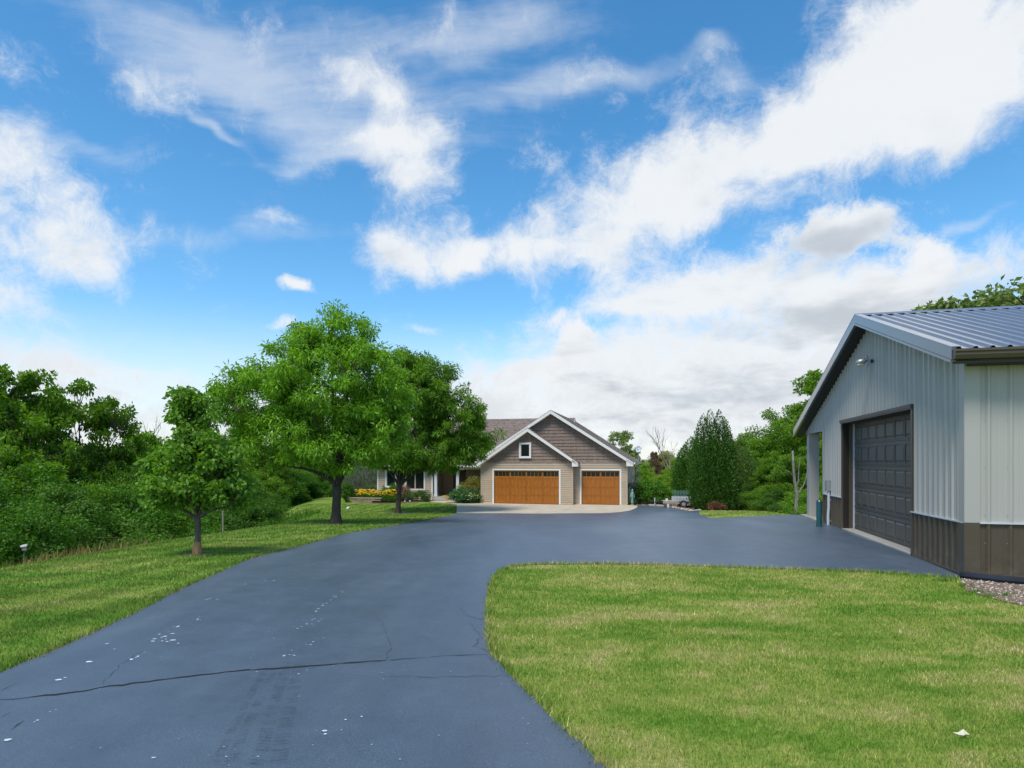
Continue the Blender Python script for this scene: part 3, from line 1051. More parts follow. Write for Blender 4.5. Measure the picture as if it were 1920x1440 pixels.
def blades(xs, ys, h, w, lean=.95, zlift=0.0):
    n = len(xs)
    ang = rng.uniform(0, 2 * np.pi, n)
    hh = h * rng.uniform(.55, 1.25, n)
    ww = w * rng.uniform(.6, 1.2, n)
    la = rng.uniform(0, 2 * np.pi, n)
    lr = lean * hh * rng.uniform(.1, 1.0, n)
    z = gz(xs, ys) + zlift
    v = np.empty((n, 3, 3))
    v[:, 0] = np.stack([xs - np.cos(ang) * ww / 2, ys - np.sin(ang) * ww / 2, z - .005], -1)
    v[:, 1] = np.stack([xs + np.cos(ang) * ww / 2, ys + np.sin(ang) * ww / 2, z - .005], -1)
    v[:, 2] = np.stack([xs + np.cos(la) * lr, ys + np.sin(la) * lr, z + hh], -1)
    return v.reshape(-1, 3)


def scatter(x0, x1, y0, y1, density, view=True):
    n = int((x1 - x0) * (y1 - y0) * density)
    x = rng.uniform(x0, x1, n)
    y = rng.uniform(y0, y1, n)
    if view:
        k = np.abs(x) < y * .86 + 1.0
        x, y = x[k], y[k]
    k = lawn_ok(x, y)
    return x[k], y[k]


chunks = []
for (x0, x1, y0, y1, dens_, h, w) in ((-.4, 5.5, 2.6, 5, 9000, .030, .0052), (-.6, 6.5, 5, 7.5, 5600, .032, .0072), (-.6, 8.5, 7.5, 11.2, 2800, .036, .0105), (7, 12, 7, 9.2, 1200, .04, .011),
                                      (-8, -3.5, 4, 9, 3000, .034, .009), (-12, -4, 9, 16, 1000, .040, .014), (-12, -3.5, 16, 27, 340, .05, .024), (-15, -2.4, 27, 46, 130, .06, .036), (8.8, 17, 24, 40, 170, .06, .03)):
    x, y = scatter(x0, x1, y0, y1, dens_)
    chunks.append(blades(x, y, h, w))
# longer fringe that hangs over the edge of the asphalt
for line, dens_, off in ((left_edge[5:], 130, -1), (island, 240, 1)):
    for (a, b) in zip(line[:-1], line[1:]):
        l = math.hypot(b[0] - a[0], b[1] - a[1])
        mid_y = (a[1] + b[1]) / 2
        if mid_y < 2.5:
            continue
        n = int(l * dens_)
        t = rng.uniform(0, 1, n)
        d = np.abs(rng.normal(0, .045, n)) - .022 - .012 * np.sin(a[0] * 7 + a[1] * 9)
        nxn, nyn = -(b[1] - a[1]) / (l + 1e-9), (b[0] - a[0]) / (l + 1e-9)
        xs = a[0] + (b[0] - a[0]) * t + nxn * d
        ys = a[1] + (b[1] - a[1]) * t + nyn * d
        chunks.append(blades(xs, ys, .062, .006 + mid_y * .0007, .9, .012))
dead = []
for line, dens_ in ((left_edge[5:], 46), (island, 60)):
    for (a, b) in zip(line[:-1], line[1:]):
        l = math.hypot(b[0] - a[0], b[1] - a[1])
        if (a[1] + b[1]) / 2 < 2.5:
            continue
        n = int(l * dens_ * (.4 + 1.2 * (.5 + .5 * math.sin(a[0] * 3 + a[1] * 2.3))))
        t = rng.uniform(0, 1, n)
        d = rng.normal(.0, .035, n)
        nxn, nyn = -(b[1] - a[1]) / (l + 1e-9), (b[0] - a[0]) / (l + 1e-9)
        dead.append(blades(a[0] + (b[0] - a[0]) * t + nxn * d, a[1] + (b[1] - a[1]) * t + nyn * d, .026, .010 + (a[1] + b[1]) * .0006, 2.2, .016))
DV = np.concatenate(dead)
o = link('dead_grass_edge', np_mesh('dead_grass_edge', DV, np.arange(len(DV)).reshape(-1, 3), rng.uniform(0, 1, len(DV) // 3)), M['straw'])
tag(o, 'dry clippings and dead grass along the asphalt edges', 'clippings', kind='stuff')
GV = np.concatenate(chunks)
GF = np.arange(len(GV)).reshape(-1, 3)
grass = link('grass', np_mesh('grass', GV, GF, tint=rng.uniform(0, 1, len(GF))), M['blade'])
tag(grass, 'short mown lawn grass with straw-coloured patches', 'grass', kind='stuff')

# rough weeds and straw beyond the lawn on the left
n = 15000
x = rng.uniform(-26, -10.2, n)
y = rng.uniform(11, 40, n)
k = (x < -11.2 - (y - 12) * .03)
x, y = x[k], y[k]
wv = blades(x, y, .42, .045, .6)
wf = np.arange(len(wv)).reshape(-1, 3)
weeds = link('tall_weeds', np_mesh('tall_weeds', wv, wf, tint=rng.uniform(0, 1, len(wf)) ** 1.3), M['leaf_shrub'])
tag(weeds, 'rough weeds growing at the edge of the woods', 'weeds', kind='stuff')
n = 1500
x = rng.normal(-11.6, 1.3, n)
y = rng.normal(14.6, 1.0, n)
sv = blades(x, y, .27, .022, .9)
sf = np.arange(len(sv)).reshape(-1, 3)
straw = link('dry_weeds', np_mesh('dry_weeds', sv, sf, tint=rng.uniform(0, 1, len(sf))), M['straw'])
tag(straw, 'straw-coloured dry weeds around the nest box post', 'weeds', kind='stuff')

# ================================================================== the house
house = empty('house', (HO[0], HO[1], HZ), -TH)
tag(house, 'taupe sided house with brown gables and two golden oak garage doors', 'house')
AW, AR, APK, APIT = 6.85, 3.6, 5.52, .68      # front bay: width, ridge u, ridge top, pitch
BW, BRU, BPK, BPIT, BV = 10.66, 5.2, 6.83, .64, .6
MV, MPK, MPIT = 8.0, 6.78, .66                # main ridge


def lap_wall(name, axis_, c, lo, hi, z0, z1, holes=(), top=None, out=-1, mat='lap', step=.155):
    """a wall of separate lap boards; axis_ 'x' runs along u at v = c, axis_ 'y' along v at u = c; out = side it faces"""
    mb = MB()
    t = .12
    a, b = sorted((c - out * .002, c - out * t))
    # backing, pieced round the holes
    xs = sorted({lo, hi} | {h[0] for h in holes} | {h[1] for h in holes})
    for p, q in zip(xs[:-1], xs[1:]):
        segs = [(z0, z1)]
        for h in holes:
            if h[0] <= p and q <= h[1]:
                segs = [(s0, min(s1, h[2])) for s0, s1 in segs if s0 < h[2]] + [(max(s0, h[3]), s1) for s0, s1 in segs if s1 > h[3]]
        for s0, s1 in segs:
            if axis_ == 'x':
                mb.box(p, q, a, b, s0, s1)
            else:
                mb.box(a, b, p, q, s0, s1)
    w = mb.build(name, M[mat], house)
    z = z0
    while z < z1 - .02:
        zt = min(z + step, z1)
        segs = [(lo, hi)]
        for h in holes:
            if h[2] < zt - .01 and h[3] > z + .01:
                segs = [(s0, min(s1, h[0])) for s0, s1 in segs if s0 < h[0]] + [(max(s0, h[1]), s1) for s0, s1 in segs if s1 > h[1]]
        for s0, s1 in segs:
            if s1 - s0 < .03:
                continue
            bd = MB()
            o0, o1, o2 = c + out * .034, c + out * .004, c
            prof = [(o2, z), (o0, z), (o0, z + .012), (o1, zt), (o2, zt)]
            if axis_ == 'x':
                bd.prism(prof, 0, s0, s1)
            else:
                bd.prism([(p[0], p[1]) for p in prof], 1, s0, s1)
            bd.build('siding_board', M[mat], w)
        z += step
    return w


def gable_shakes(name, v, z0, ru, pk, pit, drop, umin, umax):
    """a gable triangle of shake courses, each course one row of uneven shakes"""
    def lim(z):
        h = (pk - drop - z) / pit
        return max(umin, ru - h), min(umax, ru + h)
    zt = pk - drop - .02
    mb = MB()
    l0, r0 = lim(z0)
    mb.prism([(l0, z0), (r0, z0)] + ([(umax, lim_z(ru, pk, drop, pit, umax))] if r0 >= umax - 1e-6 else []) + [(ru, zt)] + ([(umin, lim_z(ru, pk, drop, pit, umin))] if l0 <= umin + 1e-6 else []), 1, v + .002, v + .12)
    w = mb.build(name, M['shake'], house)
    z, st, k = z0, .238, 0
    rr = random.Random(int(v * 10) + 11)
    while z < zt - .05:
        z1 = min(z + st, zt)
        l, r = lim(z)
        bd = MB()
        u = l
        while u < r - .01:
            wd = rr.uniform(.09, .28)
            u1 = min(u + wd, r)
            dz = rr.choice((0, 0, .006, .014))
            pr = rr.uniform(.034, .046)
            lt_, rt_ = lim(z1 - .001)
            ua, ub = max(u + .003, lt_), min(u1 - .003, rt_)
            if ub - ua < .01:
                ua = ub = min(max((u + u1) / 2, lt_), rt_)
            bd.hexa([(u + .002, v - pr, z + dz), (u1 - .002, v - pr, z + dz), (u1 - .002, v, z + dz), (u + .002, v, z + dz),
                     (ua, v - .005, z1), (ub, v - .005, z1), (ub, v, z1), (ua, v, z1)])
            u = u1
        bd.build('shake_course', M['shake'], w)
        z += st
        k += 1
    return w


def lim_z(ru, pk, drop, pit, u):
    return pk - drop - abs(u - ru) * pit


# garage bay walls (lap) and gables (shake)
D1 = (1.0, 5.85, 0.0, 2.44)
D2 = (7.40, 10.13, 0.0, 2.44)
lap_wall('bay_wall', 'x', 0.0, 0.06, AW - .06, 0.0, 3.0, [(D1[0] - .12, D1[1] + .12, -.1, D1[3] + .12)])
lap_wall('garage_wall', 'x', BV, AW, BW - .06, 0.0, 3.0, [(D2[0] - .12, D2[1] + .12, -.1, D2[3] + .12)])
gable_shakes('bay_gable', 0.0, 3.0, AR, APK, APIT, .20, .05, AW - .03)
gable_shakes('garage_gable', BV, 3.0, BRU, BPK, BPIT, .20, 0.0, BW - .03)
# bay side return, garage right side, garage left side
lap_wall('bay_return', 'y', AW, .06, BV, 0, 2.9, out=1)
lap_wall('garage_side', 'y', BW, BV + .06, 12.0, 0, 2.85, [(5.2, 6.1, 1.1, 2.3)], out=1)
lap_wall('garage_side', 'y', 0.0, .06, 5.0, 0, 2.85, out=-1)
for (x, y) in ((0, 0), (AW - .06, 0), (BW - .06, BV)):
    MB().box(x - .026, x + .086, y - .03, y + .06, 0, 3.0 if y == 0 else 2.98).build('corner_board', M['lap'], house)
# siding accent: frieze between lap and shakes
MB().box(.07, AW - .07, -.028, -.004, 2.985, 3.012).build('frieze_strip', M['lap'], house)
MB().box(AW + .02, BW - .1, BV - .028, BV - .004, 2.985, 3.012).build('frieze_strip', M['lap'], house)


def roof_slab(name, pts, th=.14):
    """four corners of the top face (counter-clockwise from above), thickness downward; shingle courses as low steps"""
    p = [Vector(q) for q in pts]
    mb = MB()
    mb.hexa([tuple(q - Vector((0, 0, th))) for q in p] + [tuple(q) for q in p])
    r = mb.build(name, M['shingle'], house)
    # eave p0-p1, ridge p3-p2: rows of shingles
    up = (p[3] - p[0])
    rows = int(up.length / .28)
    nrm = (p[1] - p[0]).cross(up).normalized()
    if nrm.z < 0:
        nrm = -nrm
    mb = MB()
    for i in range(rows):
        a, b = i / rows, (i + 1) / rows
        e0, e1 = p[0].lerp(p[3], a), p[1].lerp(p[2], a)
        f0, f1 = p[0].lerp(p[3], b), p[1].lerp(p[2], b)
        h = nrm * .022
        l = nrm * .005
        mb.hexa([tuple(e0 + nrm * .002), tuple(e1 + nrm * .002), tuple(f1 + nrm * .002), tuple(f0 + nrm * .002), tuple(e0 + h), tuple(e1 + h), tuple(f1 + l), tuple(f0 + l)])
    mb.build('shingle_rows', M['shingle'], r, 'stuff')
    return r


def gable_roof(prefix, ru, pk, pit, run_l, run_r, v0, v1, fascia=True):
    zl, zr = pk - run_l * pit, pk - run_r * pit
    roof_slab('roof', [(ru + run_r, v0, zr), (ru + run_r, v1, zr), (ru, v1, pk), (ru, v0, pk)])
    roof_slab('roof', [(ru - run_l, v1, zl), (ru - run_l, v0, zl), (ru, v0, pk), (ru, v1, pk)])
    for sgn, run in ((1, run_r), (-1, run_l)):
        mb = MB()
        e = ru + sgn * run
        ze = pk - run * pit
        poly = [(ru, pk - .03), (e, ze - .03), (e, ze - .25), (ru, pk - .25 - .02)]
        mb.prism(poly, 1, v0 - .035, v0 - .004)
        mb.build('rake_board', M['white'], house)
        mb = MB()
        mb.prism([(ru, pk - .235), (e - sgn * .02, ze - .235), (e - sgn * .02, ze - .255), (ru, pk - .258)], 1, v0, v0 + .40)
        mb.build('soffit', M['white'], house)
    return zl, zr


gable_roof('bay', AR, APK, APIT, 3.86, 3.66, -.42, 7.0)
gable_roof('garage', BRU, BPK, BPIT, 5.85, 5.90, .18, 13.0)
# boxed eave returns at the lower ends of the rakes
for (u0, u1, v0, v1, z) in ((AR + 3.25, AR + 3.67, -.455, .25, APK - 3.66 * APIT), (BRU + 5.42, BRU + 5.91, .145, .9, BPK - 5.9 * BPIT)):
    mb = MB()
    mb.prism([(u0, z - .30), (u1, z - .30), (u1, z - .07), (u0, z + .20)], 1, v0, v1)
    mb.build('eave_return', M['white'], house)
# gutter along the right eave
mb = MB()
e, z = BRU + 5.9, BPK - 5.9 * BPIT
mb.prism([(e + .02, z - .16), (e + .12, z - .16), (e + .14, z - .03), (e + .02, z - .03)], 1, .2, 13.0)
mb.build('gutter', M['white'], house)
mb = MB()
mb.tube([(e + .07, 12.6, z - .16), (BW + .10, 12.3, z - .55), (BW + .10, 12.3, .1)], .045, 6)
mb.build('downspout', M['lap'], house)
# main roof over the living wing
ev = 2.0
ez = MPK - (MV - ev) * MPIT
roof_slab('roof', [(-10.2, ev, ez), (5.9, ev, ez), (5.9, MV, MPK), (-10.2, MV, MPK)])
roof_slab('roof', [(5.9, 14.0, ez), (-10.2, 14.0, ez), (-10.2, MV, MPK), (5.9, MV, MPK)])
for sgn in (-1, 1):
    mb = MB()
    mb.prism([(MV, MPK - .03), (MV + sgn * 6, ez - .03), (MV + sgn * 6, ez - .23), (MV, MPK - .25)], 0, 5.904, 5.935)
    mb.build('rake_board', M['white'], house)
    mb = MB()
    mb.prism([(MV, MPK - .03), (MV + sgn * 6, ez - .03), (MV + sgn * 6, ez - .23), (MV, MPK - .25)], 0, -10.235, -10.204)
    mb.build('rake_board', M['white'], house)
mb = MB()
mb.prism([(MV - 5.6, ez + .1), (MV + 5.6, ez + .1), (MV, MPK - .25)], 0, 5.4, 5.5)
mb.build('end_gable', M['shake'], house)
mb = MB()
mb.prism([(MV - 5.4, 0), (MV + 5.4, 0), (MV + 5.4, ez), (MV, MPK - .3), (MV - 5.4, ez)], 0, -9.5, -9.4)
mb.build('end_wall', M['lap'], house)
mb = MB()
mb.box(-10.2, -.3, ev - .13, ev - .006, ez - .17, ez - .02)
mb.build('gutter', M['white'], house)
MB().box(-10.1, -.1, ev + .01, 2.5, ez - .17, ez - .148).build('soffit', M['white'], house)
# left wing front wall with two windows
W1 = (-7.02, -5.48, .86, 2.40)
W0 = (-8.75, -7.95, 1.05, 2.40)
lap_wall('wing_wall', 'x', 2.5, -9.5, -4.84, 0, ez - .16, [W1, W0])
MB().box(-4.86, -4.74, 2.46, 2.58, 0, ez - .17).build('corner_board', M['white'], house)
MB().box(-9.56, -9.44, 2.46, 2.58, 0, ez - .17).build('corner_board', M['white'], house)
lap_wall('entry_side_wall', 'y', -4.77, 2.58, 5.0, 0.0, ez - .16, out=1)
lap_wall('entry_back_wall', 'x', 5.0, -4.77, -.02, 0.30, ez - .16, [(-3.9, -2.75, .3, 2.42)])


def window(w, v, mull=True, name='window', side=None):
    """a window with trim, frame, meeting stile and panes; w = u0,u1,z0,z1 of the opening"""
    t = .10

    def bx(mb, u0, u1, d0, d1, z0, z1):
        if side is None:
            mb.box(u0, u1, v + d0, v + d1, z0, z1)
        else:
            mb.box(v - d1, v - d0, u0, u1, z0, z1)
        return mb
    mb = MB()
    for (u0, u1, z0, z1) in ((w[0] - t, w[1] + t, w[2] - t, w[2]), (w[0] - t, w[1] + t, w[3], w[3] + t), (w[0] - t, w[0], w[2], w[3]), (w[1], w[1] + t, w[2], w[3])):
        bx(mb, u0, u1, -.05, .03, z0, z1)
    wo_ = mb.build(name, M['white'], house)
    mb = MB()
    s = .05
    for (u0, u1, z0, z1) in ((w[0], w[1], w[2], w[2] + s), (w[0], w[1], w[3] - s, w[3]), (w[0], w[0] + s, w[2] + s, w[3] - s), (w[1] - s, w[1], w[2] + s, w[3] - s)):
        bx(mb, u0, u1, -.015, .05, z0, z1)
    if mull:
        c = (w[0] + w[1]) / 2
        bx(mb, c - .05, c + .05, -.015, .05, w[2] + s, w[3] - s)
    mb.build('frame', M['lap'] if mull else M['white'], wo_)
    cs = [(w[0] + s, (w[0] + w[1]) / 2 - .05), ((w[0] + w[1]) / 2 + .05, w[1] - s)] if mull else [(w[0] + s, w[1] - s)]
    for a, b in cs:
        bx(MB(), a, b, .012, .022, w[2] + s, w[3] - s).build('pane', M['glass'], wo_)
    return wo_


window(W1, 2.5)
window(W0, 2.5, False)
window((3.02, 3.72, 3.42, 4.36), -.085, False, 'attic_window')
window((5.25, 6.05, 1.15, 2.25), BW, False, 'side_window', side=1)
# porch: deck, steps, posts, beam, rail, door
MB().box(-4.75, -.03, 2.3, 5.0, .02, .30).build('porch_deck', M['concrete_grey'], house)
MB().box(-4.5, -2.7, 1.98, 2.296, .005, .165).build('step', M['concrete_grey'], house)
for u in (-4.45, -2.62):
    p = MB().box(u - .11, u + .11, 2.32, 2.54, .302, ez - .36).build('porch_post', M['post'], house)
    MB().box(u - .14, u + .14, 2.29, 2.57, .302, .46).build('post_base', M['post'], p)
MB().box(-4.73, -.03, 2.31, 2.55, ez - .355, ez - .175).build('porch_beam', M['white'], house)
rail = MB().box(-2.50, -.06, 2.40, 2.46, 1.15, 1.21).build('railing', M['white'], house)
MB().box(-2.50, -.06, 2.41, 2.45, .42, .46).build('bottom_rail', M['white'], rail)
for i in range(18):
    u = -2.42 + i * .13
    MB().box(u, u + .03, 2.415, 2.445, .461, 1.149).build('baluster', M['white'], rail)
dr = MB().box(-3.86, -2.79, 4.93, 5.02, .305, 2.38).build('front_door', M['door_red'], house)
for (z0, z1) in ((.5, 1.15), (1.3, 2.2)):
    for u in (-3.72, -3.26):
        MB().box(u, u + .36, 4.905, 4.928, z0, z1).build('door_panel', M['door_red'], dr)
MB().lathe([(.03, 0), (.03, .06)], (-2.88, 4.90, 1.25), 8).build('door_handle', M['galv'], dr)


def oak_door(d, v, groups):
    """sectional carriage-look garage door: trim, four sections, vertical boards, window lights"""
    u0, u1, z0, z1 = d
    t = .12
    tr = MB()
    tr.box(u0 - t, u0 - .002, v - .05, v + .03, z0, z1 + t)
    tr.box(u1 + .002, u1 + t, v - .05, v + .03, z0, z1 + t)
    tr.box(u0 - .002, u1 + .002, v - .048, v + .028, z1 + .002, z1 + t - .002)
    tr.build('door_trim', M['white'], house)
    # reveal
    base = MB().box(u0, u1, v + .07, v + .12, z0 + .01, z1).build('garage_door', M['oak'], house)
    hsec = (z1 - z0 - .01) / 4
    pw = (u1 - u0) / groups
    for s in range(4):
        za, zb = z0 + .01 + s * hsec + .009, z0 + .01 + (s + 1) * hsec - .009
        for g_ in range(groups):
            ua, ub = u0 + g_ * pw + .05, u0 + (g_ + 1) * pw - .05
            if s == 3:
                # window light: frame of rails, four panes and three bars
                zl, zh = za + .17, zb - .10
                fr = MB()
                fr.box(ua - .045, ub + .045, v + .045, v + .069, za, zl)
                fr.box(ua - .045, ub + .045, v + .045, v + .069, zh, zb)
                fr.box(ua - .045, ua, v + .045, v + .069, zl, zh)
                fr.box(ub, ub + .045, v + .045, v + .069, zl, zh)
                fr.build('window_rail', M['oak'], base)
                wpane = (ub - ua) / 4
                for k in range(4):
                    MB().box(ua + k * wpane + .014, ua + (k + 1) * wpane - .014, v + .060, v + .068, zl + .004, zh - .004).build('window_pane', M['glass'], base)
                    if k:
                        MB().box(ua + k * wpane - .013, ua + k * wpane + .013, v + .048, v + .069, zl, zh).build('window_bar', M['oak'], base)
            else:
                nb = 4
                bwid = (ub - ua) / nb
                fr = MB()
                fr.box(ua - .045, ub + .045, v + .046, v + .069, za, za + .06)
                fr.box(ua - .045, ub + .045, v + .046, v + .069, zb - .06, zb)
                fr.box(ua - .045, ua, v + .046, v + .069, za + .06, zb - .06)
                fr.box(ub, ub + .045, v + .046, v + .069, za + .06, zb - .06)
                fr.build('panel_frame', M['oak'], base)
                for k in range(nb):
                    MB().box(ua + k * bwid + .012, ua + (k + 1) * bwid - .012, v + .050, v + .069, za + .062, zb - .062).build('door_board', M['oak'], base)
    return base


oak_door(D1, 0.0, 4)
oak_door(D2, BV, 2)
# dark garage interior edges: threshold seal
MB().box(D1[0], D1[1], .05, .13, .0, .012).build('door_seal', M['black'], house)
MB().box(D2[0], D2[1], BV + .05, BV + .13, .0, .012).build('door_seal', M['black'], house)
# ================================================================== the barn
barn = empty('barn', (BARN[0], BARN[1], BZ), -TH)
tag(barn, 'grey ribbed metal barn with brown base and brown overhead door', 'barn')
RA, RPK, RPIT = 4.73, 5.26, .325               # ridge position, top height, pitch
EA0, EA1 = -.38, 11.95                         # eave positions
BL = 14.0                                      # length to the right
WALL_A = 9.20
DA0, DA1, DH = 2.24, 7.16, 2.86                # overhead door opening


def roof_z(a):
    return RPK - abs(a - RA) * RPIT


def profile(lo, hi, pitch, phase, rh=.030, minor=True):
    """ribbed sheet cross-section: list of (position, height out of the wall)"""
    pts = [(lo, 0.0)]
    k0 = math.floor((lo - phase) / pitch) - 1
    k1 = math.ceil((hi - phase) / pitch) + 1
    for k in range(k0, k1 + 1):
        c = phase + k * pitch
        pts += [(c - .042, 0), (c - .016, rh), (c + .016, rh), (c + .042, 0)]
        if minor:
            for q in (.36, .64):
                m = c + q * pitch
                pts += [(m - .012, 0), (m - .005, .004), (m + .005, .004), (m + .012, 0)]
    pts.append((hi, 0.0))
    pts = [p for p in sorted(pts) if lo - 1e-9 <= p[0] <= hi + 1e-9]
    return pts


def ribbed(name, mat, parent, lo, hi, zb, zt, place, pitch=.305, phase=0.0, minor=True):
    """one ribbed sheet; zb / zt: functions of position; place(pos, out, z) -> xyz"""
    pr = profile(lo, hi, pitch, phase, minor=minor)
    vs, fs = [], []
    for i, (p, h) in enumerate(pr):
        vs += [place(p, h, zb(p)), place(p, h, zt(p))]
        if i:
            fs.append((2 * i - 2, 2 * i, 2 * i + 1, 2 * i - 1))
    mb = MB()
    mb.add(vs, fs)
    return mb.build(name, mat, parent)


def gable_place(p, h, z):
    return (-h, p, z)


def side_place(p, h, z):
    return (p, -h, z)


WH = .87                                        # height of the brown base
core = MB()
core.prism([(.05, 0), (DA0, 0), (DA0, DH), (DA1, DH), (DA1, 0), (WALL_A - .05, 0), (WALL_A - .05, roof_z(WALL_A) - .3), (RA, RPK - .3), (.05, roof_z(0) - .3)], 0, .012, .16)
core.build('gable_frame', M['soffit'], barn)
MB().box(.012, BL, .012, .16, .0, roof_z(0) - .3).build('side_frame', M['soffit'], barn)
MB().box(.012, BL, WALL_A - .16, WALL_A - .012, .0, roof_z(WALL_A) - .3).build('side_frame', M['soffit'], barn)
soff = .19


def wall_top(a):
    return roof_z(a) - soff


# gable sheets above the base, split per 0.914 m sheet and at the door jambs
cuts = sorted(set([0.0, DA0, DA1, WALL_A] + [round(.914 * i, 3) for i in range(1, 13)] + [11.5]))
for p, q in zip(cuts[:-1], cuts[1:]):
    mid = (p + q) / 2
    if mid > 11.5:
        continue
    if mid > WALL_A:                             # apron of metal over the porch
        ribbed('wall_panel', M['metal_grey'], barn, p, q, lambda a: 2.80, wall_top, gable_place, .2286)
    elif DA0 < mid < DA1:
        ribbed('wall_panel', M['metal_grey'], barn, p, q, lambda a: DH + .03, wall_top, gable_place, .2286)
    else:
        ribbed('wall_panel', M['metal_grey'], barn, p, q, lambda a: WH + .01, wall_top, gable_place, .2286)
        ribbed('base_panel', M['metal_brown'], barn, p, q, lambda a: .05, lambda a: WH - .01, gable_place, .2286)
        MB().box(-.040, 0.0, p + .001, q - .001, WH - .012, WH + .012).build('base_flashing', M['pvc'], barn)
        MB().box(-.03, 0.0, p + .001, q - .001, .02, .05).build('base_trim', M['metal_brown'], barn)
# side sheets
n_s = int(BL / .914)
for i in range(n_s):
    p, q = .18 + i * .914, .18 + (i + 1) * .914
    ribbed('wall_panel', M['metal_grey'], barn, p, q, lambda a: WH + .01, lambda a: roof_z(0) - .17, side_place, .305, .31)
    ribbed('base_panel', M['metal_brown'], barn, p, q, lambda a: .05, lambda a: WH - .01, side_place, .305, .31)
    MB().box(p + .001, q - .001, -.040, 0, WH - .012, WH + .012).build('base_flashing', M['pvc'], barn)
    MB().box(p + .001, q - .001, -.03, 0, .02, .05).build('base_trim', M['metal_brown'], barn)
# corner trims
ct = MB()
ct.box(-.038, .012, -.040, .16, WH + .005, wall_top(0) + .06)
ct.box(.012, .18, -.040, .0, WH + .005, wall_top(0) + .02)
ct.build('corner_trim', M['metal_grey'], barn)
ct = MB()
ct.box(-.038, .012, -.040, .16, .02, WH + .005)
ct.box(.012, .18, -.040, .0, .02, WH + .005)
ct.build('corner_trim', M['metal_brown'], barn)
MB().box(-.036, .2, WALL_A - .10, WALL_A + .03, WH + .005, 2.80).build('corner_trim', M['metal_grey'], barn)
MB().box(-.036, .2, WALL_A - .10, WALL_A + .03, .02, WH + .005).build('corner_trim', M['metal_brown'], barn)
# side wall along the porch
for i in range(n_s):
    p, q = .2 + i * .914, .2 + (i + 1) * .914
    ribbed('wall_panel', M['metal_grey'], barn, p, q, lambda a: WH, lambda a: 2.9, lambda p, h, z: (p, WALL_A + h, z), .305)
    ribbed('base_panel', M['metal_brown'], barn, p, q, lambda a: .05, lambda a: WH, lambda p, h, z: (p, WALL_A + h, z), .305)
# screws on the side wall
scr = MB()
for i in range(14):
    for zz in (.55, WH + .12, 1.75, 2.5):
        c = .31 + i * .305 - .045
        scr.box(c - .006, c + .006, -.008, .0, zz - .006, zz + .006)
for i in range(40):
    c = .2286 * i + .05
    if c > WALL_A - .1:
        break
    for zz in (.45, WH + .14, 1.75, 2.6, 3.4, 4.2):
        if zz < wall_top(c) - .1 and not (DA0 - .1 < c < DA1 + .1 and zz < DH + .15):
            scr.box(-.009, .0, c - .006, c + .006, zz - .006, zz + .006)
scr.build('screws', M['galv'], barn, 'stuff')
# porch slab, post, header
MB().box(-.16, BL, WALL_A + .035, 11.75, -.02, .05).build('porch_slab', M['concrete_grey'], barn)
po = MB().box(-.04, .27, 11.03, 11.33, .052, 2.78).build('porch_post', M['metal_grey'], barn)
MB().box(3.9, 4.2, 11.03, 11.33, .052, 2.78).build('porch_post', M['metal_grey'], barn)
MB().box(8.9, 9.2, 11.03, 11.33, .052, 2.78).build('porch_post', M['metal_grey'], barn)
MB().box(-.03, .04, WALL_A + .03, 11.5, 2.765, 2.80).build('porch_header', M['metal_grey'], barn)
MB().box(.05, BL, 11.0, 11.4, 2.785, 2.98).build('porch_beam', M['soffit'], barn)
MB().box(.05, BL, WALL_A + .03, 11.0, 2.80, 2.82).build('porch_ceiling', M['metal_grey'], barn)
# roof sheets: the slope towards the camera and the far slope
OV = -.32
n_r = int((BL - OV) / .914)
eps = .02


def near_place(p, h, t):
    a = EA0 + (RA - EA0) * t
    return (p, a - h * .31, roof_z(a) + h * .95)


def far_place(p, h, t):
    a = EA1 + (RA - EA1) * t
    return (p, a + h * .31, roof_z(a) + h * .95)


for i in range(n_r + 1):
    p, q = OV + i * .914, OV + (i + 1) * .914
    ribbed('roof_panel', M['metal_roof'], barn, p, q, lambda a: 0.0, lambda a: .995, near_place, .2286, -.02 + .0, False)
    ribbed('roof_panel', M['metal_roof'], barn, p, q, lambda a: 0.0, lambda a: .995, far_place, .2286, -.02, False)
# ridge cap
rc = MB()
rc.prism([(RA - .17, roof_z(RA - .17) + .024), (RA, RPK + .05), (RA + .17, roof_z(RA + .17) + .024), (RA, RPK + .03)], 0, OV - .03, OV + (n_r + 1) * .914)
rc.build('ridge_cap', M['metal_roof'], barn)
# under-roof deck, rake trims, soffit, gutter
for e in (EA0, EA1):
    d = MB()
    d.prism([(e, roof_z(e) - .004), (RA, RPK - .004), (RA, RPK - .06), (e, roof_z(e) - .06)], 0, OV + .03, BL)
    d.build('roof_deck', M['soffit'], barn)
    s = MB()
    s.prism([(e, roof_z(e) - .175), (RA, RPK - .175), (RA, RPK - .188), (e, roof_z(e) - .188)], 0, OV + .03, -.003)
    s.build('soffit', M['soffit'], barn)
    r = MB()
    r.prism([(e, roof_z(e) + .03), (RA, RPK + .03), (RA, RPK - .20), (e, roof_z(e) - .20)], 0, OV - .030, OV + .028)
    rk = r.build('rake_trim', M['metal_trim'], barn)
    r2 = MB()
    r2.prism([(e, roof_z(e) + .040), (RA, RPK + .040), (RA, RPK + .031), (e, roof_z(e) + .031)], 0, OV - .034, OV + .10)
    r2.build('trim_flange', M['metal_roof'], rk)
    r3 = MB()
    r3.prism([(e, roof_z(e) - .172), (RA, RPK - .172), (RA, RPK - .215), (e, roof_z(e) - .215)], 0, OV - .044, OV - .031)
    r3.build('trim_lip', M['galv'] if e == EA1 else M['metal_trim'], rk)
zg = roof_z(EA0)
gt = MB()
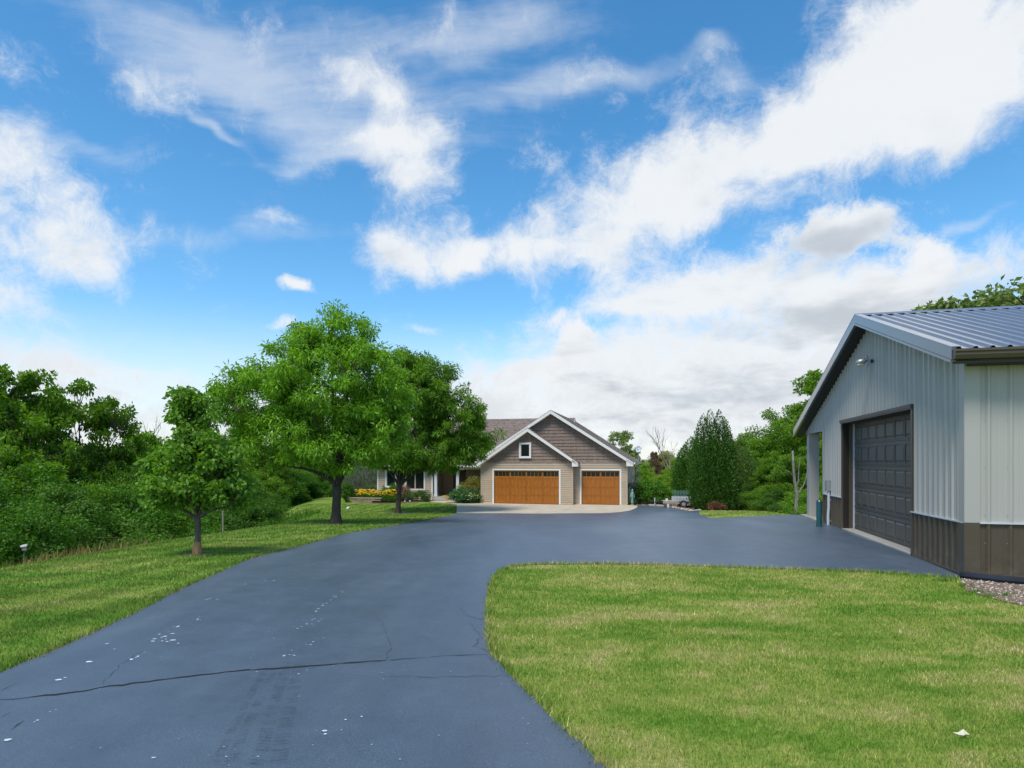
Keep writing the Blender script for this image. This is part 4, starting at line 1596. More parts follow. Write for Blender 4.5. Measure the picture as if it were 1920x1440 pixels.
gt.prism([(EA0 + .02, zg - .17), (EA0 - .075, zg - .17), (EA0 - .105, zg - .11), (EA0 - .105, zg - .075), (EA0 - .125, zg - .055), (EA0 - .125, zg - .022), (EA0 + .02, zg - .022)], 0, OV - .02, BL)
gt.build('gutter', M['metal_brown'], barn)
fs_ = MB()
fs_.box(OV, BL, EA0 + .021, EA0 + .06, zg - .23, zg - .025)
fs_.build('eave_fascia', M['metal_dark'], barn)
MB().box(.0, BL, EA0 + .06, -.04, zg - .235, zg - .215).build('soffit', M['soffit'], barn)
# overhead door: frame, jambs, sections with raised panels
RD = .30
fr = MB()
fr.box(-.030, RD + .06, DA0 - .09, DA0, .0, DH + .10)
fr.box(-.030, RD + .06, DA1, DA1 + .02, .0, DH + .10)
fr.build('door_jamb', M['metal_brown'], barn)
MB().box(-.052, RD, DA0 - .10, DA1 + .06, DH + .005, DH + .095).build('door_header', M['metal_brown'], barn)
MB().box(-.066, -.053, DA0 - .10, DA1 + .06, DH + .03, DH + .10).build('drip_cap', M['metal_dark'], barn)
MB().box(RD - .045, RD - .005, DA1 - .05, DA1 - .002, .03, DH).build('door_track', M['pvc'], barn)
door = MB().box(RD, RD + .05, DA0 + .002, DA1 - .002, .045, DH).build('overhead_door', M['barn_door'], barn)
SH = (DH - .05) / 5
PWD = (DA1 - DA0) / 8
for r in range(5):
    z0, z1 = .05 + r * SH, .05 + (r + 1) * SH - .006
    MB().box(RD - .014, RD - .001, DA0 + .003, DA1 - .003, z0, z0 + .075).build('section_rail', M['barn_door'], door)
    MB().box(RD - .014, RD - .001, DA0 + .003, DA1 - .003, z1 - .075, z1).build('section_rail', M['barn_door'], door)
    for c in range(8):
        a0, a1 = DA0 + c * PWD + .055, DA0 + (c + 1) * PWD - .055
        zb0, zb1 = z0 + .105, z1 - .105
        mb = MB()
        mb.hexa([(RD - .002, a0, zb0), (RD - .002, a1, zb0), (RD - .002, a1, zb1), (RD - .002, a0, zb1), (RD - .022, a0 + .03, zb0 + .03), (RD - .022, a1 - .03, zb0 + .03), (RD - .022, a1 - .03, zb1 - .03), (RD - .022, a0 + .03, zb1 - .03)])
        mb.build('door_panel', M['barn_door'], door)
        mb = MB()
        mb.box(RD - .014, RD - .001, DA0 + c * PWD + .002, DA0 + c * PWD + .035, z0 + .076, z1 - .076)
        mb.build('stile', M['barn_door'], door)
    for q in (.010, .030, .050):
        MB().box(RD - .020, RD - .0145, DA0 + .004, DA1 - .004, z0 + q, z0 + q + .008).build('groove_bead', M['barn_door'], door)
MB().box(-.02, RD + .05, DA0 + .001, DA1 - .001, -.05, .042).build('door_sill', M['concrete_grey'], barn)

# yard light on the gable (its own thing)
yl = empty('yard_light', (barn_xy(-.03, 4.55)[0], barn_xy(-.03, 4.55)[1], BZ + 4.16), -TH)
yl.scale = (.52, .52, .52)
tag(yl, 'silver dusk-to-dawn yard light on the barn gable', 'lamp')
mb = MB().tube([(0.0, 0, .0), (-.07, 0, .0)], .085, 14)
mb.build('mount', M['metal_dark'], yl)
mb = MB().tube([(-.07, 0, .0), (-.24, .02, .01)], .03, 8)
mb.build('arm', M['galv'], yl)
mb = MB()
mb.tube([(-.20, .02, .0), (-.26, .03, .03), (-.52, .05, -.02), (-.62, .055, -.07)], [.04, .12, .13, .07], 12)
mb.build('housing', M['galv'], yl, smooth=True)
mb = MB().tube([(-.30, .035, -.085), (-.40, .04, -.125), (-.56, .05, -.125), (-.60, .05, -.10)], [.05, .08, .08, .04], 10)
mb.build('lens', M['lens'], yl, smooth=True)
for sg in (1, -1):
    mb = MB().tube([(-.16, 0, sg * .05), (-.17, 0, sg * .16), (-.24, 0, sg * .25), (-.27, 0, sg * .25)], [.02, .028, .028, .02], 6)
    mb.build('bracket', M['galv'], yl)

# electric stub: box on conduit beside the door
ec = empty('electric_conduit', (*barn_xy(-.03, 8.30), BZ), -TH)
tag(ec, 'pale conduit with grey electric box beside the overhead door', 'conduit')
MB().tube([(-.06, 0, -.02), (-.06, 0, .30), (-.045, 0, .5), (-.045, 0, 1.02)], .038, 10).build('pipe', M['pvc'], ec)
b_ = MB().box(-.12, .0, -.07, .10, 1.0, 1.30).build('switch_box', M['box_grey'], ec)
MB().box(-.135, -.121, -.05, .08, 1.03, 1.26).build('cover', M['box_grey'], b_)
for z in (.12, .72):
    MB().box(-.02, .03, -.06, .06, z, z + .03).build('strap', M['galv'], ec)

# green bollard
bx_, by_ = at(1536, 988)
bl = empty('bollard', (bx_, by_, gz1(bx_, by_)))
tag(bl, 'dark teal steel bollard standing on the asphalt by the barn', 'bollard')
MB().lathe([(.075, 0), (.075, .66), (.079, .665), (.079, .70), (.073, .71)], (0, 0, .01), 14).build('pipe', M['teal'], bl, smooth=False)
MB().lathe([(.073, .0), (.05, .035), (.0, .045)], (0, 0, .72), 14).build('cap', M['black'], bl)
MB().lathe([(.10, -.02), (.10, .012), (.08, .02)], (0, 0, .01), 14).build('collar', M['black'], bl)

# black corrugated drain pipe and gravel at the near corner
dp = MB()
pts, rad = [], []
route = smooth_poly([barn_xy(-.16, -.16), barn_xy(.4, -.42), barn_xy(1.2, -.62), barn_xy(3.0, -.8)], 50)
for i, (x, y) in enumerate(route):
    pts.append((x, y, gz1(x, y) + .06))
    rad.append(.062 if i % 2 else .054)
dp.tube(pts, rad, 10)
pipe = dp.build('drain_pipe', M['black'])
tag(pipe, 'black corrugated drain pipe lying along the barn side', 'pipe')


def pebbles(xs, ys, r0, r1, zf):
    ico = np.array([(0, 0, 1), (.9, 0, .2), (.2, .9, .15), (-.8, .45, .2), (-.6, -.7, .1), (.4, -.85, .2), (0, 0, -.6)])
    tri = np.array([(0, 1, 2), (0, 2, 3), (0, 3, 4), (0, 4, 5), (0, 5, 1), (6, 2, 1), (6, 3, 2), (6, 4, 3), (6, 5, 4), (6, 1, 5)])
    n = len(xs)
    r = rng.uniform(r0, r1, n)
    a = rng.uniform(0, 6.283, n)
    ca, sa = np.cos(a), np.sin(a)
    vv = ico[None] * (r[:, None, None] * rng.uniform(.7, 1.3, (n, 7, 1)))
    x = vv[..., 0] * ca[:, None] - vv[..., 1] * sa[:, None] + xs[:, None]
    y = vv[..., 0] * sa[:, None] + vv[..., 1] * ca[:, None] + ys[:, None]
    z = vv[..., 2] * .7 + zf(xs, ys)[:, None] + .012
    v = np.stack([x, y, z], -1).reshape(-1, 3)
    f = (tri[None] + (np.arange(n) * 7)[:, None, None]).reshape(-1, 3)
    return v, f, np.repeat(rng.uniform(0, 1, n), 10)


def tintmat(name, stops, rough=.85):
    m, N, L, b = mat_new(name)
    a = N.new('ShaderNodeAttribute')
    a.attribute_name = 'tint'
    r = nramp(N, L, a.outputs['Fac'], stops)
    L.new(r.outputs[0], b.inputs['Base Color'])
    b.inputs['Roughness'].default_value = rough
    return m


M['stones'] = tintmat('mixed_stones', [(0, (.13, .085, .065)), (.35, (.26, .18, .14)), (.7, (.40, .32, .26)), (1, (.62, .56, .48))])
n = 9000
x = rng.uniform(6.2, 12, n)
y = rng.uniform(6.8, 10.6, n)
k = inside(gravel_poly, x, y)
pv, pf, pt = pebbles(x[k], y[k], .008, .028, gz)
gravel = link('gravel', np_mesh('gravel', pv, pf, pt), M['stones'])
tag(gravel, 'loose mixed gravel along the barn side wall', 'gravel', kind='stuff')
# weeds sprouting in the gravel
for (qx, qy) in ((1812, 1100), (1856, 1120), (1835, 1112), (1770, 1090), (1892, 1118)):
    x0, y0 = at(qx, qy)
    n = 60
    v = blades(rng.normal(x0, .06, n), rng.normal(y0, .04, n), .06, .016, .9)
    o = link('weed_tuft', np_mesh('weed_tuft', v, np.arange(len(v)).reshape(-1, 3), rng.uniform(0, 1, n)), M['leaf_shrub'])
    tag(o, 'small green weed tuft sprouting in the gravel', 'weed', 'weeds in the gravel')
# pale dry leaf on the island lawn
lx, ly = at(1802, 1385)
lz = gz1(lx, ly) + .045
mb = MB()
mb.v = [(lx - .085, ly, lz + .012), (lx - .03, ly - .02, lz - .006), (lx + .005, ly - .03, lz - .008), (lx + .022, ly + .0, lz + .045), (lx + .034, ly - .02, lz + .0), (lx + .075, ly - .02, lz - .006), (lx - .02, ly + .018, lz + .002)]
mb.v = [(lx + (a_ - lx) * .62, ly + (b_ - ly) * .62, lz - .012 + (c_ - lz) * .62) for a_, b_, c_ in mb.v]
mb.f = [(0, 1, 6), (1, 2, 3), (1, 3, 6), (2, 4, 3), (4, 5, 3)]
o = mb.build('dry_leaf', M['paper'])
md = o.modifiers.new('thick', 'SOLIDIFY')
md.thickness = .002
tag(o, 'curled pale dry leaf lying on the lawn', 'leaf')

# ================================================================== vegetation
def rot_basis(d, r):
    """unit vectors across d, random roll"""
    n = len(d)
    q = r.normal(size=(n, 3))
    w = np.cross(d, q)
    w /= np.linalg.norm(w, axis=1)[:, None] + 1e-9
    return w


def unit(v):
    return v / (np.linalg.norm(v, axis=1)[:, None] + 1e-9)


def leaf_cloud(cen, rad, per, L_, W_, r, droop=.25, outward=.6, shell=.45, flat=1.0, clump_var=.5, lift=0.0):
    """leaf-sized faces spread through clumps; cen (n,3), rad (n,) -> verts, quads, tint"""
    n = len(cen)
    N_ = n * per
    c = np.repeat(cen, per, 0)
    rr = np.repeat(rad, per)
    dirv = unit(r.normal(size=(N_, 3)))
    dist = r.uniform(0, 1, N_) ** shell
    off = dirv * (dist * rr)[:, None]
    off[:, 2] *= flat
    p = c + off
    d = dirv * outward + r.normal(size=(N_, 3)) * .55
    d[:, 2] += lift - droop
    d = unit(d)
    w = rot_basis(d, r)
    ln = (L_ * r.uniform(.6, 1.3, N_))[:, None]
    wd = (W_ * r.uniform(.7, 1.25, N_))[:, None]
    up = np.cross(d, w) * ln * .10
    v = np.empty((N_, 4, 3))
    v[:, 0] = p
    v[:, 1] = p + d * ln * .45 + w * wd * .5 - up
    v[:, 2] = p + d * ln - np.array([0, 0, 1.0]) * ln * droop * .35
    v[:, 3] = p + d * ln * .45 - w * wd * .5 - up
    f = np.arange(N_ * 4).reshape(-1, 4)
    t = np.repeat(r.uniform(0, 1, n), per) * clump_var + r.uniform(0, 1, N_) * (1 - clump_var)
    return v.reshape(-1, 3), f, t


def in_ellipsoids(ells, n, r, shell=.42):
    vol = np.array([e[3] * e[4] * e[5] for e in ells]) ** .8
    idx = r.choice(len(ells), n, p=vol / vol.sum())
    E_ = np.array(ells)[idx]
    d = unit(r.normal(size=(n, 3)))
    s = r.uniform(.15, 1, n) ** shell
    return E_[:, :3] + d * E_[:, 3:6] * s[:, None], s


def bez(p0, p1, p2, n):
    out = []
    for i in range(n + 1):
        t = i / n
        out.append(tuple((1 - t) ** 2 * np.array(p0) + 2 * t * (1 - t) * np.array(p1) + t * t * np.array(p2)))
    return out


def skeleton(cen, fork, r0, r, mains, twigs, base_flare=1.5, lean=(0, 0), split=None):
    """trunk, main limbs and twigs reaching into the clumps"""
    mb = MB()
    fz = fork[2]
    tr = [(0, 0, -.12), (0, 0, .05), (fork[0] * .2 + lean[0] * .1, fork[1] * .2, fz * .25), (fork[0] * .6 + .02, fork[1] * .6, fz * .65), tuple(fork)]
    mb.tube(tr, [r0 * base_flare * 1.1, r0 * base_flare, r0 * 1.08, r0 * .98, r0 * 1.02], 12)
    limbs = []
    # farthest-point choice of limb targets
    c = np.array(cen)
    picks = [int(np.argmax(c[:, 2]))]
    dmin = np.linalg.norm(c - c[picks[0]], axis=1)
    for _ in range(mains - 1):
        k = int(np.argmax(dmin))
        picks.append(k)
        dmin = np.minimum(dmin, np.linalg.norm(c - c[k], axis=1))
    for q, k in enumerate(picks):
        tgt = np.array(fork) + (c[k] - np.array(fork)) * .82
        st = np.array(fork) - np.array([0, 0, .12 * fz * (q % 3) / 2])
        dxy = tgt[:2] - st[:2]
        midp = np.array([st[0] + dxy[0] * .30, st[1] + dxy[1] * .30, st[2] + (tgt[2] - st[2]) * .55 + .12 * np.linalg.norm(dxy)])
        line = bez(st, midp, tgt, 9)
        ra = r0 * (.62 if q < 3 else .42)
        rad = [ra * (1 - .85 * i / 9) + .008 for i in range(10)]
        mb.tube(line, rad, 7, cap=False)
        limbs.append((np.array(line), rad))
    sel = r.permutation(len(c))[:twigs]
    allp = np.concatenate([l for l, _ in limbs])
    allr = np.concatenate([q for _, q in limbs])
    for k in sel:
        d = np.linalg.norm(allp - c[k], axis=1) + 1.2 * np.maximum(0, allp[:, 2] - c[k][2])
        j = int(np.argmin(d))
        a, b = allp[j], c[k]
        m_ = (a + b) / 2 + np.array([0, 0, .12 * np.linalg.norm(b - a)]) + r.normal(size=3) * .05
        mb.tube(bez(a, m_, b, 4), [min(allr[j] * .6, .05), .025, .016, .012, .007], 4, cap=False)
    return mb


def tree(name, label, loc, ells, fork, r0, clumps, clump_r, per, L_, W_, leaf, bark, seed, mains=8, twigs=120, droop=.3, group=None, rz=0.0, cat='tree', shell=.42, flat=.75, clump_var=.5, outward=.55, flare=1.5):
    r = np.random.default_rng(seed)
    cen, s = in_ellipsoids(ells, clumps, r, shell)
    rad = clump_r * r.uniform(.6, 1.25, clumps)
    v, f, t = leaf_cloud(cen, rad, per, L_, W_, r, droop=droop, flat=flat, clump_var=clump_var, outward=outward)
    root = empty(name, loc, rz)
    tag(root, label, cat, group)
    sk = skeleton(cen, fork, r0, r, mains, twigs, flare)
    sk.build('trunk', M[bark], root, smooth=True)
    link('crown', np_mesh('crown', v, f, t), M[leaf], root)
    return root


def copy_tree(src, loc, scale, rz, label=None, group=None, mat=None, name=None):
    c = src.copy()
    if name:
        c.name = name
    col.objects.link(c)
    c.location = loc
    c.scale = scale if hasattr(scale, '__len__') else (scale, scale, scale)
    c.rotation_euler = (0, 0, rz)
    if label:
        c['label'] = label
    if group:
        c['group'] = group
    for ch in src.children:
        d = ch.copy()
        col.objects.link(d)
        d.parent = c
        if mat and ch.name.startswith('crown'):
            d.material_slots[0].link = 'OBJECT'
            d.material_slots[0].material = M[mat]
    return c


def gloc(p, dz=0.0):
    return (p[0], p[1], gz1(p[0], p[1]) + dz)


# ---- the two big lawn trees and the young maple
tree('shade_tree', 'large spreading green shade tree with forked dark trunk on the lawn', gloc(tree_spots['big']),
     [(.1, 0, 5.5, 2.7, 2.7, 2.5), (-3.1, .1, 4.9, 2.0, 2.1, 1.5), (1.5, -.2, 4.2, 1.7, 1.9, 1.8), (.1, 0, 7.3, 1.35, 1.4, 1.35), (-1.9, 0, 3.5, 1.9, 2.0, 1.2), (.4, -.5, 2.9, 1.8, 1.8, 1.0), (-2.0, .2, 6.4, 1.3, 1.4, 1.0), (-1.2, -.3, 7.2, .8, .9, .7), (-4.2, 0, 5.6, .8, .9, .7)],
     (.02, 0, 1.62), .17, 560, .40, 112, .20, .055, 'leaf_locust', 'bark', 11, mains=13, twigs=230, droop=.42, shell=.45, flat=.72)
tree('shade_tree', 'tall rounded green shade tree growing in front of the porch', gloc(tree_spots['second']),
     [(.9, 0, 7.3, 2.5, 2.5, 2.4), (3.2, .1, 5.8, 2.1, 2.2, 2.2), (1.6, 0, 4.0, 2.6, 2.3, 1.4), (-.7, 0, 5.0, 1.6, 2.0, 2.2), (4.3, .2, 4.2, 1.3, 1.6, 1.1), (5.5, .2, 4.6, 1.1, .9, .55), (.5, .2, 9.0, 1.7, 1.7, 1.35), (2.2, .2, 8.6, 1.3, 1.4, 1.0), (-.4, 0, 3.3, 1.2, 1.4, .8), (2.9, 0, 3.3, 1.7, 1.5, .85), (4.6, 0, 6.4, .9, 1.0, .8)],
     (.1, 0, 1.75), .145, 580, .46, 115, .24, .068, 'leaf_locust', 'bark', 23, mains=14, twigs=220, droop=.45, shell=.45, flat=.72)
young = tree('young_maple', 'young maple tree with gnawed pale trunk base on the lawn slope', gloc(tree_spots['small']),
             [(-.12, 0, 2.70, .42, .42, .70), (0, 0, 1.65, 1.02, .95, .60), (.62, 0, 1.35, .50, .55, .42), (-.62, 0, 1.35, .52, .55, .42), (.1, 0, 2.1, .75, .7, .45), (-.3, 0, 3.2, .28, .3, .25), (.05, 0, 3.25, .2, .2, .25)],
             (0, 0, .80), .058, 250, .21, 64, .098, .072, 'leaf_maple', 'bark_young', 31, mains=10, twigs=100, droop=.3, shell=.5, flat=.8, clump_var=.35, flare=1.6)
mb = MB().tube([(0, 0, -.02), (0, 0, .1), (.002, 0, .22), (.004, 0, .27)], [.100, .097, .073, .066], 12, cap=False)
mb.build('gnawed_bark', M['bark_wound'], young, smooth=True)

# ---- woodland kinds (one of each, then copies)
PROTO = {}
PROTO['airy'] = tree('woodland_tree', 'tall airy woodland tree with open leafy crown', (0, 0, 0),
                     [(0, 0, 6.4, 1.8, 1.8, 1.6), (-1.5, .3, 5.3, 1.4, 1.5, 1.1), (1.5, -.3, 5.4, 1.4, 1.5, 1.2), (.3, .2, 7.4, 1.1, 1.1, .7), (0, 0, 3.9, 1.5, 1.5, .9), (-.8, -.6, 7.0, .9, .9, .7)],
                     (.05, 0, 2.4), .13, 92, .38, 95, .17, .10, 'leaf_wood', 'bark', 41, mains=9, twigs=90, droop=.25, shell=.5, flat=.6)
PROTO['airy2'] = tree('woodland_tree', 'x', (0, 0, 0),
                      [(.4, 0, 6.7, 1.5, 1.5, 1.2), (-1.2, .2, 6.0, 1.2, 1.3, 1.0), (1.7, .2, 5.0, 1.2, 1.3, 1.1), (-.9, 0, 4.3, 1.6, 1.5, .9), (.2, -.5, 7.4, .8, .8, .6), (-1.9, 0, 5.1, .8, .9, .7)],
                      (-.05, 0, 2.2), .12, 84, .38, 95, .17, .10, 'leaf_wood', 'bark', 42, mains=9, twigs=90, droop=.25, shell=.5, flat=.6)
PROTO['dense'] = tree('woodland_tree', 'x', (0, 0, 0),
                      [(0, 0, 4.8, 2.3, 2.3, 2.4), (-1.3, .3, 3.6, 1.7, 1.7, 1.8), (1.4, -.2, 3.8, 1.7, 1.7, 1.9), (.2, 0, 6.6, 1.2, 1.2, 1.2), (0, -.5, 2.4, 1.9, 1.8, 1.2), (.9, 0, 5.9, 1.0, 1.0, .9)],
                      (0, 0, 1.3), .14, 220, .50, 170, .145, .085, 'leaf_wood', 'bark', 43, mains=9, twigs=60, droop=.25, shell=.5, flat=.65)
PROTO['dense2'] = tree('woodland_tree', 'x', (0, 0, 0),
                       [(0, 0, 4.6, 2.0, 2.1, 2.8), (-1.5, .1, 4.4, 1.4, 1.5, 1.6), (1.3, .3, 3.0, 1.7, 1.6, 1.6), (-.4, 0, 6.8, 1.1, 1.1, 1.1), (-.6, .4, 2.1, 1.7, 1.6, 1.1)],
                       (0, 0, 1.2), .13, 210, .50, 170, .145, .085, 'leaf_wood', 'bark', 44, mains=9, twigs=60, droop=.25, shell=.5, flat=.65)
PROTO['bush'] = tree('undergrowth_shrub', 'x', (0, 0, 0),
                     [(0, 0, 1.3, 1.5, 1.4, 1.15), (-1.0, .1, .9, 1.0, 1.0, .85), (1.1, 0, 1.0, 1.0, 1.0, .9), (.3, 0, 2.1, .7, .7, .6), (-.5, -.3, 1.9, .6, .6, .6)],
                     (0, 0, .3), .05, 150, .32, 230, .064, .040, 'leaf_wood', 'bark', 45, mains=7, twigs=30, droop=.25, shell=.5, flat=.7, cat='shrub')
PROTO['bush2'] = tree('undergrowth_shrub', 'x', (0, 0, 0),
                      [(0, 0, 1.2, 1.3, 1.3, 1.1), (-.9, -.1, 1.3, .9, .9, .9), (1.2, .1, .8, 1.0, 1.0, .75), (.1, 0, 2.2, .6, .6, .55)],
                      (0, 0, .3), .05, 140, .32, 230, .064, .040, 'leaf_wood', 'bark', 46, mains=7, twigs=30, droop=.25, shell=.5, flat=.7, cat='shrub')
used = set()
PROTO_H = {'airy': 8.1, 'airy2': 8.0, 'dense': 7.9, 'dense2': 8.0, 'bush': 2.75, 'bush2': 2.8}
vr = random.Random(12)


def place(kind, px_, top, Y, label, group, mat=None, wide=1.0, sink=.0):
    """stand a tree on the land at depth Y so that its top reaches a photo row"""
    X = (px_ - CX) / F * Y
    z = gz1(X, Y)
    h = CAMZ + (HY - top) / F * Y - z + sink
    s = h / PROTO_H[kind]
    src = PROTO[kind]
    if kind not in used and mat is None:
        used.add(kind)
        src.location = (X, Y, z - sink)
        src.scale = (s * wide, s * wide, s)
        src.rotation_euler = (0, 0, vr.uniform(0, 6.28))
        src['label'] = label
        src['group'] = group
        return src
    return copy_tree(src, (X, Y, z - sink), (s * wide, s * wide, s), vr.uniform(0, 6.28), label, group, mat)


G1 = 'tall trees in the wood beyond the lawn'
L1 = 'tall airy tree in the wood beyond the mown lawn slope'
for (p, t, Y, k, w) in ((30, 682, 27, 'airy', .82), (-75, 690, 25, 'airy2', .9), (150, 690, 29, 'airy2', .72), (205, 742, 31, 'airy', .62), (85, 735, 35, 'airy', .8), (255, 795, 36, 'airy2', .7), (-20, 740, 33, 'airy2', .9)):
    place(k, p, t, Y, L1, G1, wide=w)
G2 = 'dense trees filling the wood beyond the lawn'
L2 = 'dense dark-green tree filling the wood beyond the mown lawn slope'
for (p, t, Y, k) in ((-40, 800, 23, 'dense'), (70, 850, 25, 'dense2'), (180, 825, 33, 'dense'), (270, 800, 42, 'dense2'), (330, 815, 44, 'dense'), (400, 800, 47, 'dense2'), (470, 770, 50, 'dense'), (540, 790, 55, 'dense2'), (120, 840, 40, 'dense'),
                     (610, 810, 62, 'dense'), (670, 830, 68, 'dense2'), (435, 850, 40, 'dense'), (520, 850, 48, 'dense2'), (310, 860, 34, 'dense2'), (230, 850, 30, 'dense'), (20, 860, 31, 'dense2')):
    place(k, p, t, Y, L2, G2, mat='leaf_wood_dark' if vr.random() < .3 else None)
G3 = 'undergrowth at the foot of the lawn slope'
L3 = 'leafy undergrowth shrub along the foot of the lawn slope'
i = 0
for base in (1.0, 1.16):
    for p in range(-90, 660, 44):
        kk = abs((p - CX) / F)
        Y = min(16.4 / kk * base * vr.uniform(.98, 1.08), 60)
        tp = 905 + vr.uniform(-25, 45) - (Y - 20) * .4 - (25 if base > 1.1 else 0)
        place(('bush', 'bush2')[i % 2], p, tp, Y, L3, G3, mat=vr.choice((None, 'leaf_wood_dark', 'leaf_shrub', 'leaf_shrub')), wide=1.15, sink=.15)
        i += 1
# right wood behind the evergreens and the barn
G4 = 'trees in the wood between the evergreens and the barn'
L4 = 'leafy green tree in the wood between the evergreens and barn'
for (p, t, Y, k) in ((1400, 800, 50, 'dense'), (1432, 812, 44, 'dense2'), (1470, 745, 46, 'dense'), (1515, 735, 43, 'dense2'), (1550, 690, 44, 'airy'), (1590, 700, 40, 'dense'), (1500, 830, 37, 'airy2'), (1545, 820, 36, 'dense2'), (1640, 720, 48, 'dense'), (1450, 850, 40, 'dense')):
    place(k, p, t, Y, L4, G4)
G5 = 'trees showing above the barn roof'
L5 = 'pale-leaved tree top showing above the barn roof ridge'
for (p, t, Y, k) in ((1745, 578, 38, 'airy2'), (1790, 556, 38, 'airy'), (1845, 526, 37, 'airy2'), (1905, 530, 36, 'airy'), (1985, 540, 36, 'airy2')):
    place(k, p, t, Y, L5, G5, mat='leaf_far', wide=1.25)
G6 = 'shrubs at the foot of the wood by the barn'
L6 = 'low leafy shrub at the foot of the wood by the barn'
for (p, t, Y, k) in ((1418, 905, 40, 'bush'), (1445, 900, 37, 'bush2'), (1462, 915, 36, 'bush'), (1512, 915, 36.5, 'bush2'), (1530, 905, 32, 'bush'), (1560, 890, 31, 'bush2'), (1480, 880, 38, 'bush2'), (1520, 870, 37, 'bush'), (1590, 880, 33, 'bush'), (1455, 940, 34, 'bush2'), (1478, 945, 35.5, 'bush'), (1522, 948, 32.5, 'bush2')):
    place(k, p, t, Y, L6, G6, mat='leaf_wood_dark' if vr.random() < .4 else None, wide=1.25, sink=.15)
# between the house and the evergreens
place('bush', 1243, 880, 53, 'lime-green bush between the garage and the evergreens', 'single', mat='leaf_lime', wide=.9)
place('dense', 1212, 862, 60, 'yellow-green tree just behind the satellite dish', 'single', mat='leaf_lime', wide=.8)
place('dense2', 1268, 858, 62, 'yellow-green tree behind the dark evergreen', 'single', mat='leaf_lime', wide=.9)
place('dense2', 1226, 842, 72, 'brownish thin tree behind the lime-green bush', 'single', mat='leaf_brown', wide=.6)
place('dense', 1250, 838, 80, 'olive tree beyond the brownish thin tree', 'single', mat='leaf_olive', wide=.9)
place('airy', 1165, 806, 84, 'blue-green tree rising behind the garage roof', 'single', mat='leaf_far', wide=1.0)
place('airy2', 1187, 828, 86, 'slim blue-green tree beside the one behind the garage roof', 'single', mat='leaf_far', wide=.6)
for o in list(col.objects):
    if o.get('group') == 'single':
        del o['group']
# far tree line on every side
G7 = 'far trees along the horizon'
L7 = 'hazy green tree in the far tree line'
for i in range(46):
    p = -260 + i * 52 + vr.uniform(-14, 14)
    Y = vr.uniform(105, 150)
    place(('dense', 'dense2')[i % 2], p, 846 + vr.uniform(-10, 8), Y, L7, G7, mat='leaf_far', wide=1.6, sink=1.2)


# ---- evergreens
def conifer(name, label, loc, spires, n, L_, W_, leaf, seed, trunk=True, group=None):
    """upright evergreen: spires (x, y, base z, height, radius); sprays lie on and under the surface and point up and out"""
    r = np.random.default_rng(seed)
    area = np.array([s[3] * s[4] for s in spires])
    idx = r.choice(len(spires), n, p=area / area.sum())
    S_ = np.array(spires)[idx]
    t = 1 - np.sqrt(r.uniform(0, 1, n))
    t = np.clip(t * 1.02, 0, 1)
    ang = r.uniform(0, 2 * np.pi, n)
    prof = np.minimum(1, (t + .04) * 7) ** .5 * (1 - t ** 2.8) ** .72
    lump = 1 + .14 * np.sin(ang * 5 + S_[:, 0] * 9 + t * 9) + .10 * np.sin(ang * 11 + t * 23)
    rad = S_[:, 4] * prof * lump * r.uniform(.62, 1.04, n)
    p = np.stack([S_[:, 0] + np.cos(ang) * rad, S_[:, 1] + np.sin(ang) * rad, S_[:, 2] + t * S_[:, 3]], -1)
    d = unit(np.stack([np.cos(ang) * .55, np.sin(ang) * .55, np.full(n, .85)], -1) + r.normal(size=(n, 3)) * .38)
    w = rot_basis(d, r)
    ln = (L_ * r.uniform(.6, 1.3, n))[:, None]
    wd = (W_ * r.uniform(.7, 1.3, n))[:, None]
    v = np.empty((n, 4, 3))
    v[:, 0] = p - d * ln * .3
    v[:, 1] = p + d * ln * .25 + w * wd * .5
    v[:, 2] = p + d * ln * .8
    v[:, 3] = p + d * ln * .25 - w * wd * .5
    tint = np.clip(.5 + .25 * np.sin(ang * 6 + t * 14) + r.normal(size=n) * .22, 0, 1)
    root = empty(name, loc)
    tag(root, label, 'evergreen', group)
    mb = MB()
    for s in spires:
        mb.tube([(s[0] * .3, s[1] * .3, -.1), (s[0], s[1], s[2] + s[3] * .4), (s[0], s[1], s[2] + s[3] * .9)], [.09, .06, .015], 6)
    mb.build('trunk', M['bark'], root)
    link('crown', np_mesh('crown', v.reshape(-1, 3), np.arange(n * 4).reshape(-1, 4), tint), M[leaf], root)
    return root


EV = (1345 - CX) / F * 40.6


def evx(px_, Y):
    return (px_ - CX) / F * Y


cx_, cy_ = evx(1335, 40.6), 40.6
conifer('arborvitae', 'tall bright-green arborvitae with several upright tips', gloc((cx_, cy_)),
        [(-.55, 0, .1, 6.15, .95), (-.05, .25, .1, 6.45, .9), (.40, -.15, .1, 6.4, .9), (.85, .2, .1, 5.95, .8), (1.15, .4, .1, 5.3, .7), (-.15, -.55, .0, 5.0, .9), (.5, -.6, .0, 3.9, .95)], 64000, .12, .055, 'leaf_cedar', 71)
conifer('cypress', 'dark rounded evergreen on the garage side of the arborvitae', gloc((evx(1296, 46), 46)),
        [(0, 0, .5, 4.4, 1.15), (.6, .2, .2, 4.9, 1.0), (-.45, .2, 1.0, 3.3, .85)], 30000, .12, .055, 'leaf_cedar', 72)
conifer('juniper', 'grey-green spreading juniper on the barn side of the arborvitae', gloc((evx(1383, 41.5), 41.5)),
        [(0, 0, .3, 4.1, 1.2), (.55, .1, .5, 3.6, .95), (-.45, -.2, .2, 4.3, 1.0)], 32000, .11, .045, 'leaf_juniper', 73)


